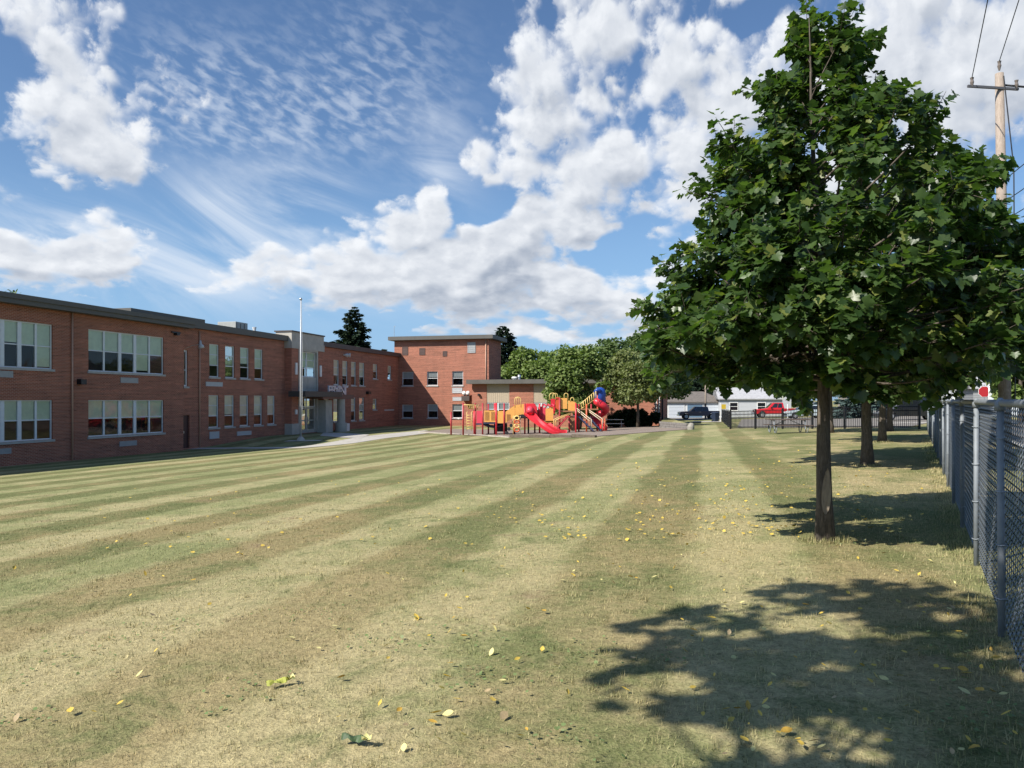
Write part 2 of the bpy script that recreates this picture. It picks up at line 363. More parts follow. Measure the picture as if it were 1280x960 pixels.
sA = l.mix(dryf, (0.258, 0.270, 0.118), (0.425, 0.372, 0.196))    # pale stripe: green .. straw
sB = l.mix(dryf, (0.156, 0.172, 0.068), (0.290, 0.235, 0.112))    # dark stripe
cst = l.mix(stripe, sB, sA)
gl_ = l.mix(dryf, (0.185, 0.198, 0.080), (0.435, 0.358, 0.192))    # no stripe by the trees
side = l.sstep(wp, 1.2, 3.2); nf = l.m('MAXIMUM', side, l.m('MULTIPLY', l.sstep(l.v('LENGTH', Pf), 3.0, 15.0, 1.0, 0.0), 0.46))
c = l.mix(nf, cst, gl_)
gp = l.sstep(l.noise(Pf, 0.85, 6, 0.72, 0.6), 0.55, 0.67); c = l.mix(l.m('MULTIPLY', gp, 0.60), c, (0.095, 0.135, 0.045))
bare = l.sstep(l.noise(l.v('ADD', Pf, (31.0, 7.0, 0)), 0.75, 6, 0.72), 0.58, 0.70); c = l.mix(l.m('MULTIPLY', bare, 0.55), c, (0.27, 0.19, 0.115))
l.L.new(c, lo.inputs[0]); l.L.new(dryf, lo.inputs[1])
def lawn_group(n, vec):
    gnode = n.new('ShaderNodeGroup'); gnode.node_tree = LG; n.put(gnode.inputs[0], vec); return gnode.outputs
def ground_mat():
    m = bpy.data.materials.new('lawn'); m.use_nodes = True; n = NT(m.node_tree); b = n.N['Principled BSDF']
    geo = n.new('ShaderNodeNewGeometry'); pos = geo.outputs['Position']
    col, dr = lawn_group(n, pos)
    s1 = n.noise(pos, 60, 3, 0.7); s2 = n.noise(pos, 17, 4, 0.7)
    sp = n.m('ADD', n.m('MULTIPLY', s1, 0.6), n.m('MULTIPLY', s2, 0.5))
    k = n.lin(sp, 0.36, 0.74, 0.45, 1.5)
    c = n.v('SCALE', col); n.L.new(k, c.node.inputs['Scale'])
    thatch = n.lin(s1, 0.5, 0.75, 0, 0.45); c2 = n.mix(thatch, c, (0.32, 0.26, 0.15))
    n.L.new(c2, b.inputs['Base Color']); b.inputs['Roughness'].default_value = 1.0; b.inputs['Specular IOR Level'].default_value = 0.1
    bn = n.new('ShaderNodeBump'); bn.inputs['Strength'].default_value = 0.7; bn.inputs['Distance'].default_value = 0.03; n.L.new(sp, bn.inputs['Height']); n.L.new(bn.outputs[0], b.inputs['Normal'])
    return m
LAWN = ground_mat()
def blade_mat():
    m = bpy.data.materials.new('grass_blades'); m.use_nodes = True; n = NT(m.node_tree); b = n.N['Principled BSDF']
    geo = n.new('ShaderNodeNewGeometry'); col, dr = lawn_group(n, geo.outputs['Position']); rnd = geo.outputs['Random Per Island']
    k = n.lin(rnd, 0, 1, 0.75, 1.85); c = n.v('SCALE', col); n.L.new(k, c.node.inputs['Scale'])
    r2 = n.m('FRACT', n.m('MULTIPLY', rnd, 17.3))
    c = n.mix(n.sstep(r2, 0.55, 0.7, 0, 0.75), c, (0.50, 0.43, 0.235)); c = n.mix(n.sstep(n.m('FRACT', n.m('MULTIPLY', rnd, 91.7)), 0.82, 0.9, 0, 0.7), c, (0.075, 0.115, 0.035))
    n.L.new(c, b.inputs['Base Color']); b.inputs['Roughness'].default_value = 0.7; b.inputs['Specular IOR Level'].default_value = 0.2
    tr = n.new('ShaderNodeBsdfTranslucent'); n.L.new(c, tr.inputs[0]); mx = n.new('ShaderNodeMixShader'); mx.inputs[0].default_value = 0.2
    n.L.new(b.outputs[0], mx.inputs[1]); n.L.new(tr.outputs[0], mx.inputs[2]); n.L.new(mx.outputs[0], n.N['Material Output'].inputs[0])
    return m
def leaf_mat(name, cols, transl=0.25, rough=0.42, spec=0.5):
    m = bpy.data.materials.new(name); m.use_nodes = True; n = NT(m.node_tree); b = n.N['Principled BSDF']
    geo = n.new('ShaderNodeNewGeometry'); rnd = geo.outputs['Random Per Island']
    c = n.mix(n.lin(rnd, 0, 0.8), cols[0], cols[1]); c = n.mix(n.sstep(rnd, 0.90, 0.97), c, cols[2])
    back = n.mix(1.0, c, (1.35, 1.35, 1.5), 'MULTIPLY'); c = n.mix(geo.outputs['Backfacing'], c, back)
    n.L.new(c, b.inputs['Base Color']); b.inputs['Roughness'].default_value = rough; b.inputs['Specular IOR Level'].default_value = spec
    tr = n.new('ShaderNodeBsdfTranslucent'); n.L.new(n.mix(1.0, c, (1.5, 1.7, 0.6), 'MULTIPLY'), tr.inputs[0]); mx = n.new('ShaderNodeMixShader'); mx.inputs[0].default_value = transl
    n.L.new(b.outputs[0], mx.inputs[1]); n.L.new(tr.outputs[0], mx.inputs[2]); n.L.new(mx.outputs[0], n.N['Material Output'].inputs[0])
    return m
MAPLE = leaf_mat('maple_leaf', [(0.024, 0.054, 0.014), (0.070, 0.118, 0.030), (0.17, 0.20, 0.05)], 0.34, 0.38, 0.5)
LEAF_A = leaf_mat('leaf_mid', [(0.118, 0.172, 0.048), (0.165, 0.222, 0.064), (0.20, 0.24, 0.08)], 0.2, 0.6, 0.3)
LEAF_B = leaf_mat('leaf_deep', [(0.065, 0.105, 0.034), (0.105, 0.155, 0.05), (0.14, 0.18, 0.06)], 0.15, 0.6, 0.3)
LEAF_C = leaf_mat('leaf_dusty', [(0.125, 0.155, 0.056), (0.170, 0.198, 0.072), (0.20, 0.21, 0.09)], 0.2, 0.6, 0.3)
NEEDLE = leaf_mat('needle_dark', [(0.012, 0.026, 0.014), (0.024, 0.042, 0.022), (0.04, 0.06, 0.03)], 0.08, 0.7, 0.2)
NEEDLE_B = leaf_mat('needle_blue', [(0.045, 0.075, 0.065), (0.08, 0.12, 0.11), (0.12, 0.16, 0.15)], 0.08, 0.7, 0.2)
HEDGE = leaf_mat('hedge_leaf', [(0.012, 0.022, 0.008), (0.022, 0.036, 0.012), (0.035, 0.05, 0.018)], 0.1, 0.7, 0.2)
def bark_mat(name, c1, c2):
    m = bpy.data.materials.new(name); m.use_nodes = True; n = NT(m.node_tree); b = n.N['Principled BSDF']; tcn = n.new('ShaderNodeTexCoord')
    v = n.v('MULTIPLY', tcn.outputs['Object'], (1, 1, 0.16)); f = n.noise(v, 38, 6, 0.7, 0.4); h = n.noise(tcn.outputs['Object'], 3.0, 5, 0.7)
    c = n.mix(n.lin(f, 0.32, 0.66), c1, c2); c = n.mix(n.sstep(h, 0.56, 0.68, 0, 0.5), c, [q*1.5+0.01 for q in c2]); n.L.new(c, b.inputs['Base Color']); b.inputs['Roughness'].default_value = 0.9; b.inputs['Specular IOR Level'].default_value = 0.15
    bn = n.new('ShaderNodeBump'); bn.inputs['Strength'].default_value = 0.9; bn.inputs['Distance'].default_value = 0.012; n.L.new(f, bn.inputs['Height']); n.L.new(bn.outputs[0], b.inputs['Normal'])
    return m
BARK = bark_mat('bark', (0.055, 0.045, 0.036), (0.155, 0.130, 0.105))
POLEWOOD = bark_mat('pole_wood', (0.26, 0.21, 0.17), (0.42, 0.35, 0.29))
ASPHALT = mat('asphalt', (0.115, 0.112, 0.108), 0.9, var=0.16, scale=1.2, bump=0.25, bscale=60)
LOT = mat('worn_lot', (0.215, 0.195, 0.170), 0.95, var=0.14, scale=0.8, bump=0.25, bscale=40)
CHIPS = mat('wood_chips', (0.26, 0.205, 0.165), 0.95, var=0.38, scale=14, bump=0.6, bscale=40)
TIMBER = mat('timber', (0.12, 0.095, 0.07), 0.9, var=0.3, scale=8)
GALV = mat('galvanised', (0.235, 0.26, 0.285), 0.65, metal=0.2, var=0.15, scale=9)
GALVW = mat('galvanised_wire', (0.30, 0.335, 0.37), 0.6, metal=0.2)

# ------------------------------------------------------------------ ground sheet
def lines(segs):
    out = []
    for a, b, st in segs: out += list(np.arange(a, b, st))
    return np.array(sorted(set(np.round(out, 3))))
gx = lines([(-1500, -200, 130), (-200, -45, 7.5), (-45, 50, 1.0), (50, 200, 7.5), (200, 1501, 130)])
gy = lines([(-300, -20, 40), (-20, 0, 2.5), (0, 100, 1.0), (100, 200, 5), (200, 3001, 200)])
X, Y = np.meshgrid(gx, gy); Z = gz(X, Y)
nx, ny = len(gx), len(gy); idx = np.arange(nx*ny).reshape(ny, nx)
F = np.stack([idx[:-1, :-1], idx[:-1, 1:], idx[1:, 1:], idx[1:, :-1]], -1).reshape(-1, 4)
struct(np_mesh('lawn_ground', np.stack([X, Y, Z], -1).reshape(-1, 3), F, LAWN, smooth=True))
def patch(name, mat_, c, nu, nv, dz, base=gz):
    """four-cornered sheet draped on the ground"""
    u = np.linspace(0, 1, nu+1); v = np.linspace(0, 1, nv+1); U, V = np.meshgrid(u, v); c = np.array(c, float)
    XY = (c[0]*((1-U)*(1-V))[..., None]+c[1]*(U*(1-V))[..., None]+c[2]*(U*V)[..., None]+c[3]*((1-U)*V)[..., None])
    ZZ = base(XY[..., 0], XY[..., 1])+dz; i = np.arange((nu+1)*(nv+1)).reshape(nv+1, nu+1)
    FF = np.stack([i[:-1, :-1], i[:-1, 1:], i[1:, 1:], i[1:, :-1]], -1).reshape(-1, 4)
    return struct(np_mesh(name, np.concatenate([XY, ZZ[..., None]], -1).reshape(-1, 3), FF, mat_, smooth=True))
def strip(name, mat_, left, right, dz, nsub=4):
    """sheet between two polylines of equal length, draped"""
    L_, R_ = np.array(left, float), np.array(right, float); V = []; m = len(L_)
    t = np.linspace(0, m-1, (m-1)*nsub+1)
    def it(A): return np.stack([np.interp(t, np.arange(m), A[:, 0]), np.interp(t, np.arange(m), A[:, 1])], -1)
    a, b = it(L_), it(R_); q = 5
    for k in range(q): V.append(a*(1-k/(q-1))+b*(k/(q-1)))
    V = np.stack(V, 1); ZZ = gz(V[..., 0], V[..., 1])+dz; i = np.arange(V.shape[0]*q).reshape(-1, q)
    FF = np.stack([i[:-1, :-1], i[1:, :-1], i[1:, 1:], i[:-1, 1:]], -1).reshape(-1, 4)
    return struct(np_mesh(name, np.concatenate([V, ZZ[..., None]], -1).reshape(-1, 3), FF, mat_, smooth=True))
def onf(a, off): # along the chain-link line (distance a), offset to its right
    return (0.56+0.466*a+0.885*off, 0.885*a-0.466*off)

# ------------------------------------------------------------------ paths, road, play surface
strip('concrete_path', CONC, [ray(226, 562), ray(300, 561), ray(375, 560.5), ray(440, 554.5), ray(500, 546), ray(548, 540)],
      [ray(226, 560), ray(300, 559.6), ray(375, 558.6), ray(432, 549.5), ray(480, 543), ray(530, 538.2)], 0.02)
strip('entrance_path', CONC, [ray(400, 545), ray(430, 547.5), ray(452, 548)], [ray(404, 541.2), ray(425, 541.2), ray(462, 543.6)], 0.024)
patch('play_surface', CHIPS, [ray(524, 540.2), ray(742, 546.6), ray(826, 535.0), ray(560, 536.5)], 24, 12, 0.03)
patch('gravel_apron', CHIPS, [ray(742, 546), ray(862, 536.8), ray(862, 533.5), ray(760, 533.5)], 14, 6, 0.026)
# road right of the chain-link fence
strip('side_road', ASPHALT, [onf(a, 2.6) for a in (-30, 0, 20, 40, 70)], [onf(a, 10.5) for a in (-30, 0, 20, 40, 70)], 0.02)
strip('kerb', CONC, [onf(a, 2.4) for a in (-30, 0, 20, 40, 70)], [onf(a, 2.6) for a in (-30, 0, 20, 40, 70)], 0.10)
# car park beyond the black fence, cross street behind it
patch('parking_lot', LOT, [(16.4, 56), (22.4, 43.5), (46, 78), (27.5, 92)], 14, 14, 0.02)
patch('street', ASPHALT, [(14, 103), (80, 88), (82, 97), (15, 113)], 20, 6, 0.03)
patch('sidewalk', CONC, [(25.0, 52), (40, 48), (40.4, 49.6), (25.4, 53.6)], 10, 2, 0.025)
patch('yard_path', CONC, [ray(864, 528), ray(902, 528), ray(901, 527.0), ray(866, 527.0)], 6, 2, 0.05)
patch('alley', LOT, [ray(828, 524.5), ray(905, 524.5), ray(903, 520.5), ray(830, 520.5)], 10, 4, 0.03)

# ------------------------------------------------------------------ the school
ZB = -1.72
school = thing('school_building', 'long two storey red brick school with flat roofs and a taller end block', 'school', (P0[0], P0[1], ZB), atan2(DY, DX), local=True)
class Plane:
    """vertical plane in school coordinates: origin O, horizontal axis A, outward N"""
    def __init__(s, O, A, N): s.O, s.A, s.N = O, A, N
    def pt(s, a, n, z): return (s.O[0]+s.A[0]*a+s.N[0]*n, s.O[1]+s.A[1]*a+s.N[1]*n, z)
    def world(s, a):
        x, y = s.O[0]+s.A[0]*a, s.O[1]+s.A[1]*a
        return P0[0]+x*DX-y*NXX, P0[1]+x*DY-y*NYY
    def at(s, px, py):
        o = s.world(0); e = s.world(1); A = (e[0]-o[0], e[1]-o[1]); k = (px-640)/960
        a = (o[0]-k*o[1])/(k*A[1]-A[0]); d = o[1]+a*A[1]
        return a, EYE+(500-py)/960*d-ZB
    def box(s, mb, a0, a1, n0, n1, z0, z1):
        v = [s.pt(a, n, z) for z in (z0, z1) for (a, n) in ((a0, n0), (a1, n0), (a1, n1), (a0, n1))]
        mb.add(v, [[0,3,2,1],[4,5,6,7],[0,1,5,4],[1,2,6,5],[2,3,7,6],[3,0,4,7]]); return mb
    def wall(s, mb, a0, a1, z0, z1, holes=(), depth=0.2, n=0.0):
        As = sorted({a0, a1, *[h[0] for h in holes], *[h[1] for h in holes]}); Zs = sorted({z0, z1, *[h[2] for h in holes], *[h[3] for h in holes]})
        As = [a for a in As if a0 <= a <= a1]; Zs = [z for z in Zs if z0 <= z <= z1]
        for i in range(len(As)-1):
            for j in range(len(Zs)-1):
                ca, cz = (As[i]+As[i+1])/2, (Zs[j]+Zs[j+1])/2
                if any(h[0] < ca < h[1] and h[2] < cz < h[3] for h in holes): continue
                q = [(As[i], Zs[j]), (As[i+1], Zs[j]), (As[i+1], Zs[j+1]), (As[i], Zs[j+1])]
                mb.quad(*[s.pt(a, n, z) for a, z in q], uv=q)
        for h in holes:
            b0, b1, y0, y1 = max(h[0], a0), min(h[1], a1), h[2], h[3]
            for (p, q) in (((b0, y0), (b0, y1)), ((b1, y0), (b1, y1)), ((b0, y0), (b1, y0)), ((b0, y1), (b1, y1))):
                mb.quad(s.pt(p[0], n, p[1]), s.pt(q[0], n, q[1]), s.pt(q[0], n-depth, q[1]), s.pt(p[0], n-depth, p[1]),
                        uv=[p, q, (q[0]+depth, q[1]), (p[0]+depth, p[1])])
def wpx(pl, x0, y0, x1, y1):
    """opening from photo pixels of its left edge top/bottom; returns a0,a1,z0,z1"""
    xm = (x0+x1)/2; a0 = pl.at(x0, y0)[0]; a1 = pl.at(x1, y0)[0]; zt = pl.at(xm, y0)[1]; zb = pl.at(xm, y1)[1]
    return (min(a0, a1), max(a0, a1), zb, zt)
def window(pl, h, cols=1, rows=(0.5,), blind=0.5, bm=None, bshift=(), sill=True, thick=(), depth=0.2, fw=0.06, fm=None, label=None):
    """window part: frame with glazing bars; sub-parts pane, blind, sill"""
    a0, a1, z0, z1 = h; f = MB(); d = depth*0.75
    pl.box(f, a0, a0+fw, -d, -d+.07, z0, z1); pl.box(f, a1-fw, a1, -d, -d+.07, z0, z1)
    pl.box(f, a0+fw, a1-fw, -d, -d+.07, z1-fw, z1); pl.box(f, a0+fw, a1-fw, -d, -d+.07, z0, z0+fw)
    wdt = (a1-a0)/cols
    for i in range(1, cols):
        t = 0.11 if i in thick else 0.055; pl.box(f, a0+i*wdt-t, a0+i*wdt+t, -d-.002, -d+.074, z0+fw, z1-fw)
    for r in rows:
        for i in range(cols): pl.box(f, a0+i*wdt+.05, a0+(i+1)*wdt-.05, -d+.004, -d+.06, z0+(z1-z0)*r-.028, z0+(z1-z0)*r+.028)
    o = f.build('window', fm or FRAME, school)
    if label: o['label'] = label
    pl_ = MB(); pl_.quad(*[pl.pt(a, -d+.035, z) for a, z in ((a0+.03, z0+.03), (a1-.03, z0+.03), (a1-.03, z1-.03), (a0+.03, z1-.03))]).build('pane', GLASS, o)
    if blind > 0:
        b = MB()
        for i in range(cols):
            fr = blind + (bshift[i] if i < len(bshift) else 0); fr = max(0.05, min(0.97, fr))
            pl.box(b, a0+i*wdt+.06, a0+(i+1)*wdt-.06, -d-.03, -d-.01, z1-(z1-z0)*fr, z1-.03)
        b.build('blind', bm or BLIND, o)
    if sill:
        s_ = MB(); pl.box(s_, a0-.08, a1+.08, -d+.08, .07, z0-.12, z0-.004); s_.build('sill', SILL, o)
    k = MB()       # dark board set behind the glass, its colour stands for the unlit room
    pl.box(k, a0-.25, a1+.25, -1.3, -1.25, z0-.3, z1+.2); k.build('room_backing', DARK, o)
def louvre(pl, h, name='vent', m=None, n=8, label=None):
    a0, a1, z0, z1 = h; v = MB(); pl.box(v, a0, a1, .002, .03, z0, z1)
    pl.box(v, a0, a1, .03, .05, z1-.05, z1); pl.box(v, a0, a1, .03, .05, z0, z0+.05)
    pl.box(v, a0, a0+.05, .03, .05, z0+.05, z1-.05); pl.box(v, a1-.05, a1, .03, .05, z0+.05, z1-.05)
    for i in range(n):
        zz = z0+.06+(z1-z0-.12)*(i+.5)/n; pl.box(v, a0+.06, a1-.06, .03, .045, zz-.012, zz+.012)
    o = v.build(name, m or LOUVRE, school); 
    if label: o['label'] = label
    return o
PA = Plane((0, -0.35), (1, 0), (0, -1))       # near wing, slightly proud
PB = Plane((0, 0), (1, 0), (0, -1))
PE = Plane((0, -0.6), (1, 0), (0, -1))        # entrance bay
PT = Plane((48.97, 0), (0, -1), (-1, 0))      # tower front
PS = Plane((48.97, -10.24), (1, 0), (0, -1))  # tower flank
PX = Plane((46.95, 0), (0, -1), (-1, 0))      # low annexe front
HB = 8.18                                     # wing height to roof edge
# near wing
uA = PA.at(229, 540)[0]
hA = [wpx(PA, -42, 397, 66, 456.5), wpx(PA, -42, 500, 65, 549), wpx(PA, 110.5, 416.5, 205, 466), wpx(PA, 109, 500, 204, 543.5)]
hA = [(a, b, c_, d_) for a, b, c_, d_ in hA]
zt_u = hA[2][3]; zb_u = hA[2][2]; zt_l = hA[3][3]; zb_l = hA[3][2]
hA[0] = (*hA[0][:2], zb_u, zt_u); hA[1] = (*hA[1][:2], zb_l, zt_l); hA[1] = (hA[0][0], hA[0][1], zb_l, zt_l); hA[3] = (hA[2][0], hA[2][1], zb_l, zt_l)
mb = MB(); PA.wall(mb, -16, uA, -.6, HB-.35, hA)
q = [(0, -.6), (.35, -.6), (.35, HB-.35), (0, HB-.35)]
mb.quad(*[PA.pt(uA, -a, z) for a, z in q], uv=q)
mb.build('near_wing_wall', BRICK, school)
for h, bs in zip(hA, ((0, 0, -.04, 0, .45), (0, 0, 0, .02, 0), (0, -.02, 0, .42, .0), (0, .03, .0, -.02, .05))):
    window(PA, h, 5, (0.5,), 0.5, BLIND, bs, thick=(2, 3))
def fascia(mb, pl, a0, a1, z0, z1, out, back=0.3): pl.box(mb, a0, a1, -back, out, z0, z1)
zA = PA.at(150, 0)[1]
r = MB(); PA.box(r, -16.5, uA+.5, -16, .62, HB-.12, HB+.12); PA.box(r, -16.4, uA+.4, -15.9, .54, HB-.35, HB-.12)
ra = r.build('near_wing_roof', FASCIA, school)
r = MB(); PB.box(r, uA-4.5, uA+2.3, -9, .28, HB+.10, HB+.42); r.build('raised_roof', FASCIA, school)
# middle wing
hB = []
for (x0, x1, yt, yb) in ((261.7, 274, 430, 471), (281.5, 293.3, 432.3, 472), (300.2, 311.5, 434.8, 473), (318.2, 328.7, 436.8, 474.4)): hB.append(wpx(PB, x0, yt, x1, yb))
for (x0, x1, yt, yb) in ((260.8, 273.6, 493, 534), (280.7, 292.9, 493.8, 532.8), (299.8, 310.9, 494.5, 532.2), (317.5, 328, 495, 531.6), (334.2, 343.9, 495.4, 531)): hB.append(wpx(PB, x0, yt, x1, yb))
zu = np.mean([h[2] for h in hB[:4]]), np.mean([h[3] for h in hB[:4]]); zl = np.mean([h[2] for h in hB[4:]]), np.mean([h[3] for h in hB[4:]])
hB = [(h[0], h[1], *(zu if i < 4 else zl)) for i, h in enumerate(hB)]
hn = wpx(PB, 229.9, 437.5, 234.8, 483)
dz0 = PB.at(234, 560)[1]; dh = (PB.at(229.2, 520)[0], PB.at(236.8, 520)[0], dz0, dz0+2.12)
uB = PB.at(356, 500)[0]
mb = MB(); PB.wall(mb, uA, uB, -.6, HB-.2, hB+[hn, dh]); mb.build('middle_wing_wall', BRICK, school)
for i, h in enumerate(hB): window(PB, h, 1, (0.36, 0.68) if i < 4 else (0.36, 0.68), 0.62, BLIND if i < 4 else BLIND2, [(.0, .02, -.1, .04, .03, -.02, .06, .0, .05)[i]])
window(PB, hn, 1, (0.45,), 0, fw=.1)
d = MB(); PB.box(d, dh[0], dh[1], -.16, -.10, dh[2], dh[3]); dd = d.build('door', DOOR, school)
d = MB(); PB.box(d, dh[0]+.08, dh[0]+.14, -.10, -.04, dh[2]+.95, dh[2]+1.1); d.build('handle', METAL, dd)
louvre(PB, wpx(PB, 257, 477.5, 277.7, 483), 'infill_panel', PANEL, 1); louvre(PB, wpx(PB, 261.7, 539.5, 273.4, 548.3), 'infill_panel', PANEL, 1); louvre(PB, wpx(PB, 296, 539, 313.6, 544), 'infill_panel', PANEL, 1)
for pl, hh in ((PA, (-3, 463.5, 15.5, 471.8)), (PA, (-3, 560.5, 13.3, 567.5)), (PA, (150.3, 472.2, 172, 478.8)), (PA, (149, 551.2, 170.3, 557.4))): louvre(pl, wpx(pl, *hh))
for pl, px in ((PA, 89), (PB, 248.5)):
    a = pl.at(px, 450)[0]; t = MB(); t.tube([pl.pt(a, .07, .15), pl.pt(a, .07, HB-.36)], .045, 6); t.build('downpipe', COPPER, school, smooth=True)
r = MB(); PB.box(r, uA+.501, uB+.1, -14, .32, HB-.22, HB+.20); r.build('middle_wing_roof', FASCIA, school)
# fittings on the near wings
b = MB(); h = wpx(PA, 96, 474, 103, 480.5); PA.box(b, h[0], h[1], .0, .28, h[2], h[3]); b.build('wall_lamp', BLACK, school)
a, zz = PB.at(229.5, 432); b = MB(); b.tube([PB.pt(a+.1, .0, zz-.2), PB.pt(a+.35, .35, zz+.02), PB.pt(a+.6, .8, zz+.12)], .018, 6); fl = b.build('floodlight_arm', METAL, school)
b = MB(); b.tube([PB.pt(a+.6, .8, zz+.36), PB.pt(a+.6, .8, zz+.12), PB.pt(a+.62, .83, zz+.02), PB.pt(a+.64, .86, zz-.14)], [.06, .09, .16, .18], 10); b.build('floodlight_head', PANEL, fl, smooth=True)
a, zz = PA.at(219, 416); b = MB(); PA.box(b, a-.4, a+.4, 0, .10, zz-.02, zz+.06); PA.box(b, a-.16, a+.12, .0, .26, zz-.16, zz-.022); b.build('security_camera', BLACK, school)
# entrance bay
e0, e1 = PE.at(364.5, 500)[0], PE.at(404.5, 500)[0]
zr = PE.at(365, 414.5)[1]; zp = PE.at(365, 426)[1]; zs = PE.at(365, 435)[1]
o0, o1 = PE.at(373, 500)[0], PE.at(397, 500)[0]
zdoor = PE.at(385, 541)[1]; zhead = PE.at(385, 497)[1]; zw0 = PE.at(385, 471)[1]; zw1 = PE.at(385, 440)[1]
mb = MB(); PE.wall(mb, e0, e1, -.2, zs, [(o0, o1, zdoor, zs)], depth=.35)
for aa in (e0, e1):
    q = [(0, -.2), (.6, -.2), (.6, zs), (0, zs)]; mb.quad(*[PE.pt(aa, -p, z) for p, z in q], uv=q)
mb.build('entrance_wall', BRICK2, school)
s_ = MB(); PE.box(s_, e0-.06, e1+.06, -.64, .06, zs, zp); PE.box(s_, e0-.02, e1+.02, -1.4, .02, zp, zr); PE.box(s_, e0+.5, e0+.56, .02, .035, zp+.02, zr-.02)
s_.build('stone_parapet', STONE, school)
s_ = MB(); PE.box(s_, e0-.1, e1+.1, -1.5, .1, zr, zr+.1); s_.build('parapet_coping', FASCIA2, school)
s_ = MB(); PE.box(s_, o0, o0+.2, -.3, .05, zdoor, zs); PE.box(s_, o1-.2, o1, -.3, .05, zdoor, zs); PE.box(s_, o0+.2, o1-.2, -.3, .03, zw1+.02, zs); PE.box(s_, o0+.2, o1-.2, -.25, -.02, zhead+.02, zw0-.02)
m_ = (o0+o1)/2; zq = (zhead+zw0)/2
PE.box(s_, m_-.03, m_+.03, -.02, .005, zhead+.03, zw0-.03); PE.box(s_, o0+.2, o1-.2, -.02, .004, zq-.03, zq+.03)
s_.build('stone_surround', STONE, school)
window(PE, (o0+.2, o1-.2, zw0, zw1), 2, (.34, .67), .62, BLIND, depth=.3, sill=False)
# doors and side lights
window(PE, (o0+.2, o1-.2, zdoor+2.15, zhead), 2, (), 0, depth=.3, sill=False)
wd = (o1-o0-.4)/2
for i in range(2):
    a = o0+.2+i*wd; d = MB(); fw = .13
    PE.box(d, a, a+fw, -.24, -.16, zdoor, zdoor+2.13); PE.box(d, a+wd-fw, a+wd, -.24, -.16, zdoor, zdoor+2.13)
    PE.box(d, a+fw, a+wd-fw, -.24, -.16, zdoor, zdoor+.28); PE.box(d, a+fw, a+wd-fw, -.24, -.16, zdoor+1.98, zdoor+2.13); PE.box(d, a+fw, a+wd-fw, -.235, -.165, zdoor+.98, zdoor+1.08)
    do = d.build('door', STONE, school); g_ = MB(); g_.quad(*[PE.pt(x, -.2, z) for x, z in ((a+.1, zdoor+.2), (a+wd-.1, zdoor+.2), (a+wd-.1, zdoor+2.05), (a+.1, zdoor+2.05))]).build('pane', GLASS, do)
    g_ = MB(); PE.box(g_, a+(wd-.2 if i == 0 else .14), a+(wd-.14 if i == 0 else .2), -.16, -.10, zdoor+.85, zdoor+1.3); g_.build('handle', METAL, do)
k = MB(); PE.box(k, o0-.3, o1+.3, -2.5, -2.45, zdoor-.2, zs); k.build('hall_backing', DARK, school)  # dark-coloured board standing in for the unlit hall
s_ = MB(); PE.box(s_, e0-.5, e1+.5, .002, 1.5, zhead+.06, zhead+.5); s_.build('entrance_canopy', mat('canopy_dark', (.06, .055, .05), .6), school)
s_ = MB(); PE.box(s_, e0-.03, o0-.001, -.6, .05, -.2, zdoor+.82); s_.build('stone_plinth', STONE, school)
s_ = MB(); PE.box(s_, o1+.02, e1+.1, .003, .75, zdoor-.3, zhead-.2); PE.box(s_, o1-.03, e1+.15, .003, .8, zdoor-.3, zdoor+1.0); s_.build('stone_pier', STONE, school)
for px, yt, yb, pp in ((369.5, 453.5, 468.2, .05), (369.5, 512, 518, .05), (400, 457, 471, .05)):
    a, z0 = PE.at(px, yb); a, z1 = PE.at(px, yt); s_ = MB(); PE.box(s_, a-.13, a+.13, .003, .12, z0, z1); s_.build('wall_light', WHITE, school, bevel=.03)
# far wing
hC = []
for (x0, x1, yt, yb) in ((417, 424, 449, 480), (428, 434.8, 451, 481.5), (438.8, 445.2, 453, 482), (449, 455.8, 454, 483)): hC.append(wpx(PB, x0, yt, x1, yb))
z0, z1 = np.mean([h[2] for h in hC]), np.mean([h[3] for h in hC]); hC = [(h[0], h[1], z0, z1) for h in hC]
hl = [wpx(PB, x0, yt, x1, yb) for (x0, x1, yt, yb) in ((404.9, 411.8, 496.5, 527), (416.7, 424, 496.8, 526.8), (438.8, 444.7, 497.3, 526), (449, 455.4, 497.5, 526))]
z0, z1 = np.mean([h[2] for h in hl]), np.mean([h[3] for h in hl]); hl = [(h[0], h[1], z0, z1) for h in hl]
hs = [wpx(PB, 466.2, 455.2, 471.8, 473.5), wpx(PB, 484.6, 457.2, 489.2, 474.5), wpx(PB, 466, 498.6, 471, 512)]
mb = MB(); PB.wall(mb, e1-.2, 48.97, -.6, HB-.2, hC+hl+hs); mb.build('far_wing_wall', BRICK2, school)
for h in hC: window(PB, h, 1, (.4, .7), .62, BLIND2)
for h in hl: window(PB, h, 1, (.42, .7), .58, BLIND2)
for h in hs: window(PB, h, 1, (.5,), .45, BLIND2)
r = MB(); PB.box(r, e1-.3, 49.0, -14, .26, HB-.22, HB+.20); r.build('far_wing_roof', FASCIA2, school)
for px in (430, 433):
    a, zz = PB.at(px, 443.8); b = MB(); PB.box(b, a-.15, a+.15, .0, .1, zz-.05, zz+.05); b.tube([PB.pt(a, .1, zz), PB.pt(a+.1, .35, zz-.02)], [.1, .2], 8); b.build('floodlight', WHITE, school)
a, zz = PB.at(459, 491); b = MB(); PB.box(b, a-.3, a+.3, 0, .3, zz-.14, zz+.14); b.build('wall_lamp', BLACK, school)
a, zz = PB.at(487, 512.5); b = MB(); PB.box(b, a-1.4, a+1.1, .001, .04, zz-.07, zz+.07); b.build('wall_plaque', PANEL, school)
